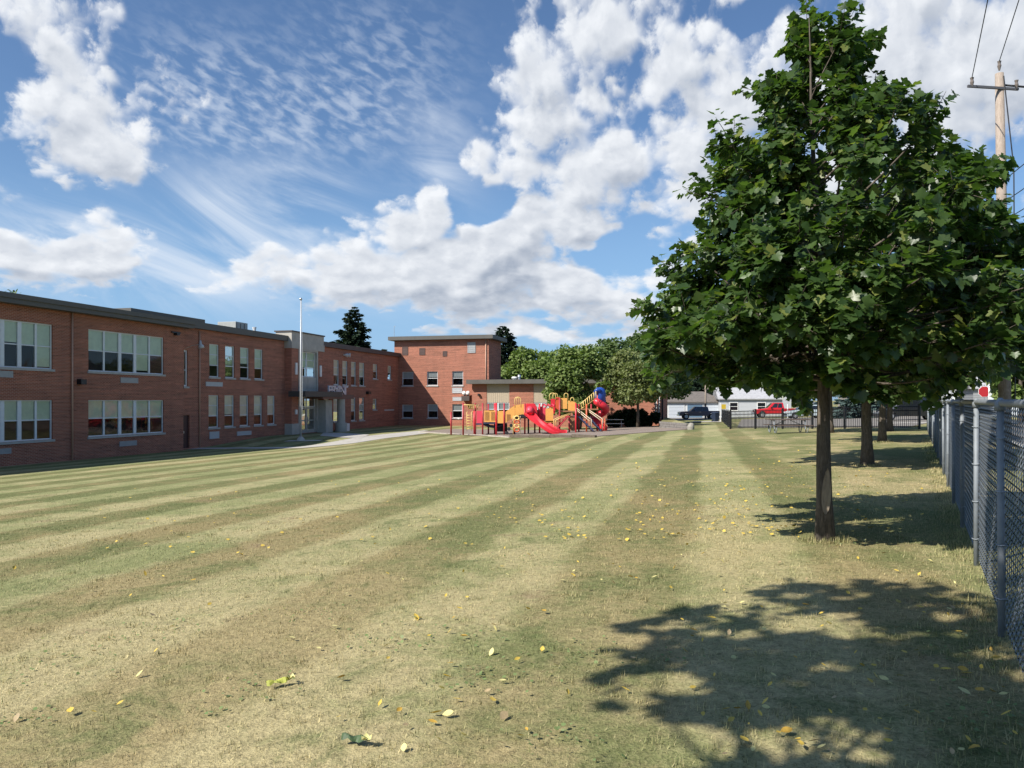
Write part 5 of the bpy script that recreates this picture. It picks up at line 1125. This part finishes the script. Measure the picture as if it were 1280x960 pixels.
LT = np.array([(0, 0, 0), (.42, .22, .05), (.40, .66, .02), (0, 1.0, -.08), (-.38, .7, .05), (-.44, .25, -.02)], float); LF = np.array([[0, 1, 2, 3, 4, 5]])
def broad(name, label, x, y, H, trunk_h, rx, leafm, n, leaf, seed, cat='tree', group=None, trunk_r=.16, shape=1.0, nb=34, multi=1, sink=0.0):
    random.seed(seed); rg = np.random.default_rng(seed); zb = G1(x, y)-sink; t = thing(name, label, cat, (x, y, zb), 0, group)
    m_ = MB(); br = MB()
    cz_ = (H+trunk_h)/2; rz = (H-trunk_h)/2
    for k in range(multi):
        ox = 0 if multi == 1 else rg.uniform(-.5, .5)*rx*.5; m_.tube([(x+ox*.3, y, zb-.2), (x+ox*.6+.04, y, zb+trunk_h*.6), (x+ox, y+.05, zb+cz_), (x+ox*1.1, y, zb+cz_+rz*.55)], [trunk_r*1.25, trunk_r, trunk_r*.6, trunk_r*.15], 9)
    tk = m_.build('trunk', BARK, t, smooth=True)
    C, Rr = [], []
    for i in range(nb):
        u = rg.uniform(-1, 1); ph_ = rg.uniform(0, 2*pi); rr = rg.uniform(.35, .88); hz = u*(1-.12)
        rad = sqrt(max(0, 1-hz*hz))**(.7*shape)*rx*rr*(1.0 if u > -.5 else .9); c = np.array([x+rad*cos(ph_), y+rad*sin(ph_), zb+cz_+hz*rz*.88]); C.append(c); Rr.append(rg.uniform(.20, .38)*min(rx, rz*1.3))
        limb(br, (x, y, zb+max(trunk_h*.8, cz_+hz*rz*.6-rad*.7)), c, trunk_r*.35, .015, .1, 5, 5)
    br.build('branches', BARK, t)
    C, Rr = np.array(C), np.array(Rr); wv = Rr**2; wv /= wv.sum(); ci = rg.choice(nb, n, p=wv)
    d = norm(rg.normal(size=(n, 3))); rr = rg.uniform(.55, 1.12, n)[:, None]; P_ = C[ci]+d*rr*Rr[ci][:, None]*np.array([1, 1, .8])
    A_ = norm(d*.7+rg.normal(size=(n, 3))*.6+np.array([0, 0, -.25])); N_ = norm(d*.6+np.array([0, 0, .9])+rg.normal(size=(n, 3))*.45)
    V, F_ = scatter(LT, LF, P_, A_, N_, leaf*rg.uniform(.6, 1.3, n)); np_mesh('crown', V, F_, leafm, t, (x, y, zb)); return t
NT_ = np.array([(-.10, 0, 0), (.10, 0, 0), (.045, 1, -.12), (-.045, 1, -.12)], float); NF = np.array([[0, 1, 2, 3]])
def conifer(name, label, x, y, H, rad, base, m_, seed, layers=18, dens=24, droop=.25, size=.55, top_pow=.9, cat='tree', ragged=.25, gap=1.0, zg=None):
    random.seed(seed); rg = np.random.default_rng(seed); zb = G1(x, y) if zg is None else zg; t = thing(name, label, cat, (x, y, zb)); mb_ = MB()
    mb_.tube([(x, y, zb-.2), (x, y, zb+H*.5), (x, y, zb+H*.98)], [rad*.07, rad*.045, .015], 8); mb_.build('trunk', BARK, t, smooth=True)
    P_, A_, N_, S2 = [], [], [], []; br = MB()
    for i in range(layers):
        q = i/(layers-1); h = base+(H-base)*q*.985; r = rad*((1-q)**top_pow)*1.0+.12; nb = max(5, int(9*(1-q)+5))
        for k in range(nb):
            ph_ = 2*pi*k/nb+i*1.7+rg.uniform(-.25, .25); rl = r*rg.uniform(1-ragged, 1.05+ragged*.4); dr = np.array([cos(ph_), sin(ph_), 0]); st_ = np.array([x, y, zb+h]); sl_ = -droop*(1-q)+.25*q+rg.uniform(-.1, .1)
            def bp(s): return st_+dr*rl*s+np.array([0, 0, sl_*rl*s+.22*rl*s*s*.6])
            br.tube([tuple(bp(0)), tuple(bp(.5)), tuple(bp(1))], [.05*rl/2+.01, .03*rl/2+.005, .008], 4, cap=False)
            nn = int(dens*rl/1.6*gap)+5
            for j in range(nn):
                s = rg.uniform(.12, 1.0)**.75; p = bp(s); side = rg.choice([-1, 1])*rg.uniform(.2, 1.0); a = norm(dr*.8+np.array([-dr[1], dr[0], 0])*side+np.array([0, 0, rg.uniform(-.55, .15)])); P_.append(p); A_.append(a); N_.append(norm(np.array([0, 0, 1.0])+rg.normal(size=3)*.5)); S2.append(size*rg.uniform(.6, 1.2)*(.55+.45*(1-q)))
    P_, A_, N_, S2 = map(np.array, (P_, A_, N_, S2)); NT2 = NT_.copy(); NT2[:, 0] *= 2.2
    V, F_ = scatter(NT2, NF, P_, A_, N_, S2); np_mesh('crown', V, F_, m_, t, (x, y, zb)); br.build('branches', BARK, t); return t
def tpos(px, Y_): return ((px-640)/960*Y_, Y_)
def hgt(py, Y_, x): return EYE+(500-py)/960*Y_-G1(x, Y_)
# conifers beyond the school
x, y = tpos(443, 108); conifer('spruce_tree', 'ragged dark spruce rising behind the far wing roof', x, y, hgt(383, 108, x), 4.2, 4.4, NEEDLE, 3, 26, 75, -.10, .85, .80, ragged=.6)
x, y = tpos(629, 118); conifer('spruce_tree', 'dense dark spruce behind the right side of the brick tower', x, y, hgt(407, 118, x), 4.3, 1.5, NEEDLE, 5, 30, 80, .30, .9, .62, ragged=.15)
x, y = tpos(1078, 74); conifer('spruce_tree', 'small blue grey spruce beyond the black fence, right of the nearest trunk', x, y, 5.2, 2.3, .3, NEEDLE_B, 8, 18, 60, .2, .6, .75)
x, y = tpos(1108, 80); conifer('spruce_tree', 'small blue grey spruce close to the second and third trunks', x, y, 4.6, 2.1, .3, NEEDLE_B, 9, 16, 60, .2, .6, .75)
x, y = tpos(858, 131); conifer('spruce_tree', 'broad dark fir between the play area trees and the cream house', x, y, 9.8, 5.0, .5, NEEDLE, 12, 22, 80, .3, 1.0, .5)
GR = 'broadleaf trees behind the play area'
def bt(label, px, Y_, top, trunk_h, rpx, m_, n, leaf, seed, **kw):
    x, y = tpos(px, Y_); return broad('broadleaf_tree', label, x, y, hgt(top, Y_, x), trunk_h, rpx/960*Y_, m_, n, leaf, seed, **kw)
bt('light green tree in front of the low annexe, left of the spiral slide', 722, 70, 433, 1.3, 43, LEAF_A, 17000, .24, 61, group=GR, multi=2)
bt('dusty green tree with a thin bare trunk right of the spiral slide', 797, 69.5, 437, 1.9, 46, LEAF_C, 16000, .21, 62, group=GR, trunk_r=.13)
bt('tall green tree peeping over the middle of the annexe trees', 745, 96, 419, 2.0, 42, LEAF_B, 14000, .33, 63, group=GR)
bt('large dark green tree behind, touching the leaves of the nearest maple', 822, 100, 412, 2.0, 48, LEAF_B, 14000, .35, 64, group=GR)
bt('wide pale green tree over the annexe roof beside the spruce', 668, 100, 438, 2.5, 40, LEAF_A, 13000, .34, 65, group=GR)
bt('green tree between the tower spruce and the annexe trees', 702, 112, 440, 2.0, 34, LEAF_A, 5000, .5, 66, group=GR)
bt('dark tree behind the white garage at the left', 846, 138, 432, 2.0, 30, LEAF_B, 5000, .6, 67, group=GR)
bt('pale tree showing left of the red pickup through the low maple leaves', 925, 135, 452, 2.0, 34, LEAF_A, 6000, .6, 68, group='far street trees')
bt('far street tree above the red pickup', 985, 140, 430, 2.0, 50, LEAF_B, 6500, .65, 69, group='far street trees')
bt('far street tree right of the nearest trunk', 1060, 120, 440, 2.0, 50, LEAF_B, 6500, .55, 70, group='far street trees')
bt('far street tree behind the cream house at the right', 1120, 125, 440, 2.0, 50, LEAF_B, 6500, .6, 71, group='far street trees')
bt('light green tree behind the wooden utility pole', 1276, 48, 425, 1.3, 36, LEAF_A, 7000, .30, 72, group='far street trees')
bt('far tree behind the white boarded house', 1190, 110, 452, 2.0, 30, LEAF_B, 4000, .5, 73, group='far street trees')
bt('far tree right of the grey shed', 1262, 105, 440, 2.0, 30, LEAF_B, 4000, .5, 75, group='far street trees')
x, y = tpos(20, 68); broad('broadleaf_tree', 'tree top just showing over the near wing roof at the left edge', x, y, hgt(362, 68, x), 3, 3.2, LEAF_B, 4000, .35, 74)
for i, (px, Y_, w_, top) in enumerate(((771, 73.2, 13, 514), (784, 73, 13, 512), (799, 72.6, 13, 513.5), (813, 72.4, 12, 514.5))):
    x, y = tpos(px, Y_); broad('shrub', ('dark shrub beside the bleacher', 'dark shrub left of the thin bare trunk', 'dark shrub right of the thin bare trunk', 'dark shrub at the corner of the annexe')[i], x, y, hgt(top, Y_, x), .05, w_/960*Y_, HEDGE, 3000, .17, 80+i, cat='shrub', group='shrubs along the annexe', trunk_r=.05, nb=16, shape=.6)

# ------------------------------------------------------------------ lawn cover: blades, fallen leaves
BL = blade_mat()
def blades(n, ymin, ymax, h, wd_):
    rg = np.random.default_rng(99); yy = np.sqrt(rg.uniform(ymin**2, ymax**2, n)) if True else 0
    dens = rg.uniform(0, 1, n); yy = ymin*(ymax/ymin)**dens if False else yy
    xx = rg.uniform(-.74, .74, n)*yy; ok = (fence_s(xx, yy) > -.5) & (rg.uniform(size=n) < np.clip(1.55-yy/14.0, 0.0, 1)**1.5*np.where(yy < 9, 1, .9)); xx, yy = xx[ok], yy[ok]; n = len(xx); zz = gz(xx, yy)
    cl = np.sin(xx*7.1+np.sin(yy*5.3)*2)*np.sin(yy*8.3+np.sin(xx*4.1)*2)
    a = rg.uniform(0, 2*pi, n); lean = np.abs(rg.normal(0, .75, n))+.15; hh = h*rg.uniform(.45, 1.25, n)*(1+.25*cl)
    di = np.stack([np.cos(a)*np.sin(lean), np.sin(a)*np.sin(lean), np.cos(lean)], -1); sd = np.stack([-np.sin(a), np.cos(a), np.zeros(n)], -1)
    ww = wd_*rg.uniform(.6, 1.4, n)*(.6+yy/9); B = np.stack([xx, yy, zz-.004], -1)
    V = np.stack([B-sd*ww[:, None]/2, B+sd*ww[:, None]/2, B+di*hh[:, None]], 1).reshape(-1, 3); F_ = np.arange(3*n).reshape(-1, 3)
    return V, F_
V1, F1 = blades(560000, 2.6, 24.0, .030, .0042)
def tufts(xx, yy, h, wd_, seed):
    rg = np.random.default_rng(seed); n = len(xx); a = rg.uniform(0, 2*pi, n); lean = np.abs(rg.normal(0, .5, n)); hh = h*rg.uniform(.4, 1.3, n)
    di = np.stack([np.cos(a)*np.sin(lean), np.sin(a)*np.sin(lean), np.cos(lean)], -1); sd = np.stack([-np.sin(a), np.cos(a), np.zeros(n)], -1); B = np.stack([xx, yy, gz(xx, yy)-.005], -1); ww = wd_*rg.uniform(.6, 1.4, n)*(.7+yy/12)
    return np.stack([B-sd*ww[:, None]/2, B+sd*ww[:, None]/2, B+di*hh[:, None]], 1).reshape(-1, 3)
rgt = np.random.default_rng(77); aa = rgt.uniform(2.0, 34, 16000); aa = aa[(np.sin(aa*2.3)+np.sin(aa*5.1+1)+rgt.normal(size=len(aa))*.7) > -.6]; of = rgt.normal(-.06, .10, len(aa))
E = [tufts(.56+.466*aa+.885*of, .885*aa-.466*of, .055, .006, 1)]
for (qx, qy, rr) in ((3.53, 8.65, .12), (8.6, 18.6, .18), (14, 29, .2)):
    t_ = rgt.uniform(0, 2*pi, 700); r2_ = rr+np.abs(rgt.normal(0, .09, 700)); E.append(tufts(qx+r2_*np.cos(t_), qy+r2_*np.sin(t_), .07, .006, 2))
for q in range(420):
    yy_ = 3.0*(13/3.0)**rgt.uniform(); xx_ = rgt.uniform(-.7, .62)*yy_
    if fence_s(xx_, yy_) < .1: continue
    m_n = int(rgt.integers(14, 40)); E.append(tufts(xx_+rgt.normal(0, .035, m_n), yy_+rgt.normal(0, .035, m_n), .040, .005, 100+q))
EV = np.concatenate(E); V1 = np.concatenate([V1, EV]); F1 = np.concatenate([F1, len(F1)*3+np.arange(len(EV)).reshape(-1, 3)])
o = np_mesh('grass', V1, F1, BL); tag(o, 'short mown grass, half green and half straw, on the near lawn', 'grass', kind='stuff')
# broad-leaved weeds in the near lawn
WEED = leaf_mat('weed_leaf', [(0.17, 0.24, 0.09), (0.22, 0.28, 0.11), (0.26, 0.30, 0.14)], .2, .5, .35)
rg = np.random.default_rng(5); P_ = []
for (px, py, n, r) in ((230, 780, 90, .32), (80, 830, 100, .35), (380, 770, 60, .25), (470, 800, 70, .28), (560, 800, 70, .3), (640, 700, 70, .4), (720, 820, 70, .25), (840, 820, 40, .12), (1230, 820, 110, .25), (1250, 900, 120, .2), (900, 660, 60, .4), (560, 690, 60, .4), (1070, 680, 50, .3), (600, 850, 70, .2), (300, 870, 80, .22), (20, 900, 60, .2), (700, 930, 60, .15)):
    cx_, cy_ = ray(px, py); 
    for k in range(int(n*.55)): q = rg.normal(size=2)*r*.8; P_.append((cx_+q[0], cy_+q[1]))
P_ = np.array(P_); n = len(P_); Pz = np.concatenate([P_, gz(P_[:, 0], P_[:, 1])[:, None]+rg.uniform(.008, .03, n)[:, None]], 1); a = rg.uniform(0, 2*pi, n)
V, F_ = scatter(LT, LF, Pz, np.stack([np.cos(a), np.sin(a), rg.uniform(-.1, .5, n)], -1), np.array([0, 0, 1.0])+rg.normal(size=(n, 3))*.3, rg.uniform(.012, .028, n))
o = np_mesh('weeds', V, F_, WEED); tag(o, 'patches of low green weeds and clover in the near lawn', 'weeds', kind='stuff')
# fallen leaves
def leaf_variants():
    out = []; YL = [mat('fallen_yellow', (.62, .44, .075), .6, var=.12), mat('fallen_pale', (.62, .55, .22), .6, var=.12), mat('fallen_gold', (.50, .31, .05), .6, var=.15), mat('fallen_tan', (.40, .30, .16), .7, var=.2)]
    rgv = random.Random(3)
    for i in range(8):
        k = 9; vs = []; curl = rgv.uniform(.15, .7); tw = rgv.uniform(-.5, .5); wd_ = rgv.uniform(.24, .40)
        for j in range(k):
            t = j/(k-1); hw = wd_*sin(pi*min(1, t*.97+.015))**.75*(1-.25*t)+.004
            cxx = .10*sin(3*t)*tw; zc = .10*curl*(2*t-1)**2
            vs += [(cxx-hw, t, zc+curl*hw*.55), (cxx, t, zc), (cxx+hw, t, zc+curl*hw*(.55+tw*.5))]
        fs = [[3*j+a, 3*j+a+1, 3*j+a+4, 3*j+a+3] for j in range(k-1) for a in (0, 1)]
        o_ = len(vs); vs += [(-.012, -.3, .05), (.012, -.3, .05), (.012, .02, .0), (-.012, .02, .0)]; fs.append([o_, o_+1, o_+2, o_+3])
        me = bpy.data.meshes.new('fallen_leaf'); me.from_pydata([(a*1, b-.5, c) for a, b, c in vs], [], fs); me.polygons.foreach_set('use_smooth', [True]*len(fs)); me.materials.append(YL[[0, 0, 1, 0, 2, 1, 0, 3][i]]); out.append(me)
    return out
LV = leaf_variants(); rg = np.random.default_rng(21); pts = []
known = [(475, 885), (545, 897), (541, 908), (560, 898), (505, 940), (549, 932), (580, 925), (630, 900), (627, 936), (520, 775), (562, 793), (580, 800), (150, 885), (115, 740), (365, 802), (18, 713), (660, 765), (680, 768), (716, 722), (1007, 760), (1123, 757), (1105, 854), (1125, 850), (1182, 842), (1205, 870), (870, 952), (908, 892), (930, 931), (1218, 943), (1095, 852), (983, 920), (1060, 745), (1258, 897), (1240, 870), (1225, 868), (1208, 846), (1150, 762), (1075, 765), (955, 790), (890, 777), (1182, 786)]
for p in known: pts.append(ray(*p))
while len(pts) < 292:
    u = rg.uniform()
    if u < .20: px, py = rg.normal(920, 190), rg.uniform(590, 780)
    elif u < .60: px, py = rg.uniform(900, 1270), rg.uniform(690, 955)
    elif u < .90: px, py = rg.uniform(480, 900), rg.uniform(640, 930)
    else: px, py = rg.uniform(0, 560), rg.uniform(640, 940)
    if not (0 < px < 1275): continue
    q = ray(px, py)
    if fence_s(*q) < .06 or q[1] > 22: continue
    pts.append(q)
for i, (x, y) in enumerate(pts):
    o = bpy.data.objects.new('fallen_leaf', LV[rg.integers(8)]); COL.objects.link(o); s = rg.uniform(.040, .066) if i < len(known) else rg.uniform(.026, .056)
    o.location = (x, y, G1(x, y)+.022+.01*rg.uniform()); o.rotation_euler = (rg.normal()*.4, rg.normal()*.4, rg.uniform(0, 2*pi)); o.scale = (s*rg.uniform(.7, 1.2), s, s*rg.uniform(.6, 1.8))
    tag(o, 'yellow fallen leaf lying on the mown lawn', 'leaf', 'fallen leaves scattered over the lawn')
n = 900; py = rg.uniform(545, 700, n); pxx = np.where(rg.uniform(size=n) < .7, rg.normal(900, 150, n), rg.uniform(100, 1100, n)); Q = np.array([ray(a, b) for a, b in zip(pxx, py)]); Q = Q[(fence_s(Q[:, 0], Q[:, 1]) > .1) & (Q[:, 1] < 45) & (Q[:, 1] > 9)]; n = len(Q)
a = rg.uniform(0, 2*pi, n); V, F_ = scatter(LT, LF, np.concatenate([Q, gz(Q[:, 0], Q[:, 1])[:, None]+.03], 1), np.stack([np.cos(a), np.sin(a), rg.normal(size=n)*.2], -1), np.array([0, 0, 1.])+rg.normal(size=(n, 3))*.3, rg.uniform(.03, .06, n))
o = np_mesh('leaf_litter', V, F_, MATS['fallen_yellow']); tag(o, 'small yellow leaves strewn over the middle of the lawn', 'leaves', kind='stuff')
# two fallen maple leaves that are still partly green
def curled(label, px, py, s, rz, m_a, m_b):
    x, y = ray(px, py); z = G1(x, y)+.02; t = thing('wilted_leaf', label, 'leaf', (x, y, z), rz, local=True); m2 = MB(); k = 12
    for j in range(k-1):
        for i in range(5):
            q = []
            for (jj, ii) in ((j, i), (j+1, i), (j+1, i+1), (j, i+1)):
                tt = jj/(k-1); vv = ii/5*2-1; hw = s*.16*(sin(pi*min(1, tt+.06))**.5)*(1+.35*sin(tt*19)); q.append((s*(tt-.5), vv*hw, .012+s*.10*(1-vv*vv)+s*.05*sin(tt*11+vv*2)))
            m2.quad(*q)
    m2.build('blade', m_a, t, smooth=True)
    m2 = MB(); n_ = 9; m2.add([(s*.42, 0, .02)]+[(s*.42+s*.17*cos(2*pi*i/n_), s*.17*sin(2*pi*i/n_)-s*.1, .03+s*.10*(i % 2)) for i in range(n_)], [[0, 1+i, 1+(i+1) % n_] for i in range(n_)]); m2.build('curled_tip', m_b, t, smooth=True)
GLF = mat('wilted_green', (.055, .095, .035), .6, var=.3, scale=20); PYL = mat('wilted_pale', (.60, .56, .22), .6, var=.15, scale=20)
curled('wilted green leaf with a pale yellow end at the bottom of the lawn', 445, 932, .15, R(-18), GLF, PYL)
curled('long yellow green wilted leaf on the left of the near lawn', 349, 859, .15, R(35), mat('wilted_yellow', (.40, .42, .07), .6, var=.2, scale=20), PYL)
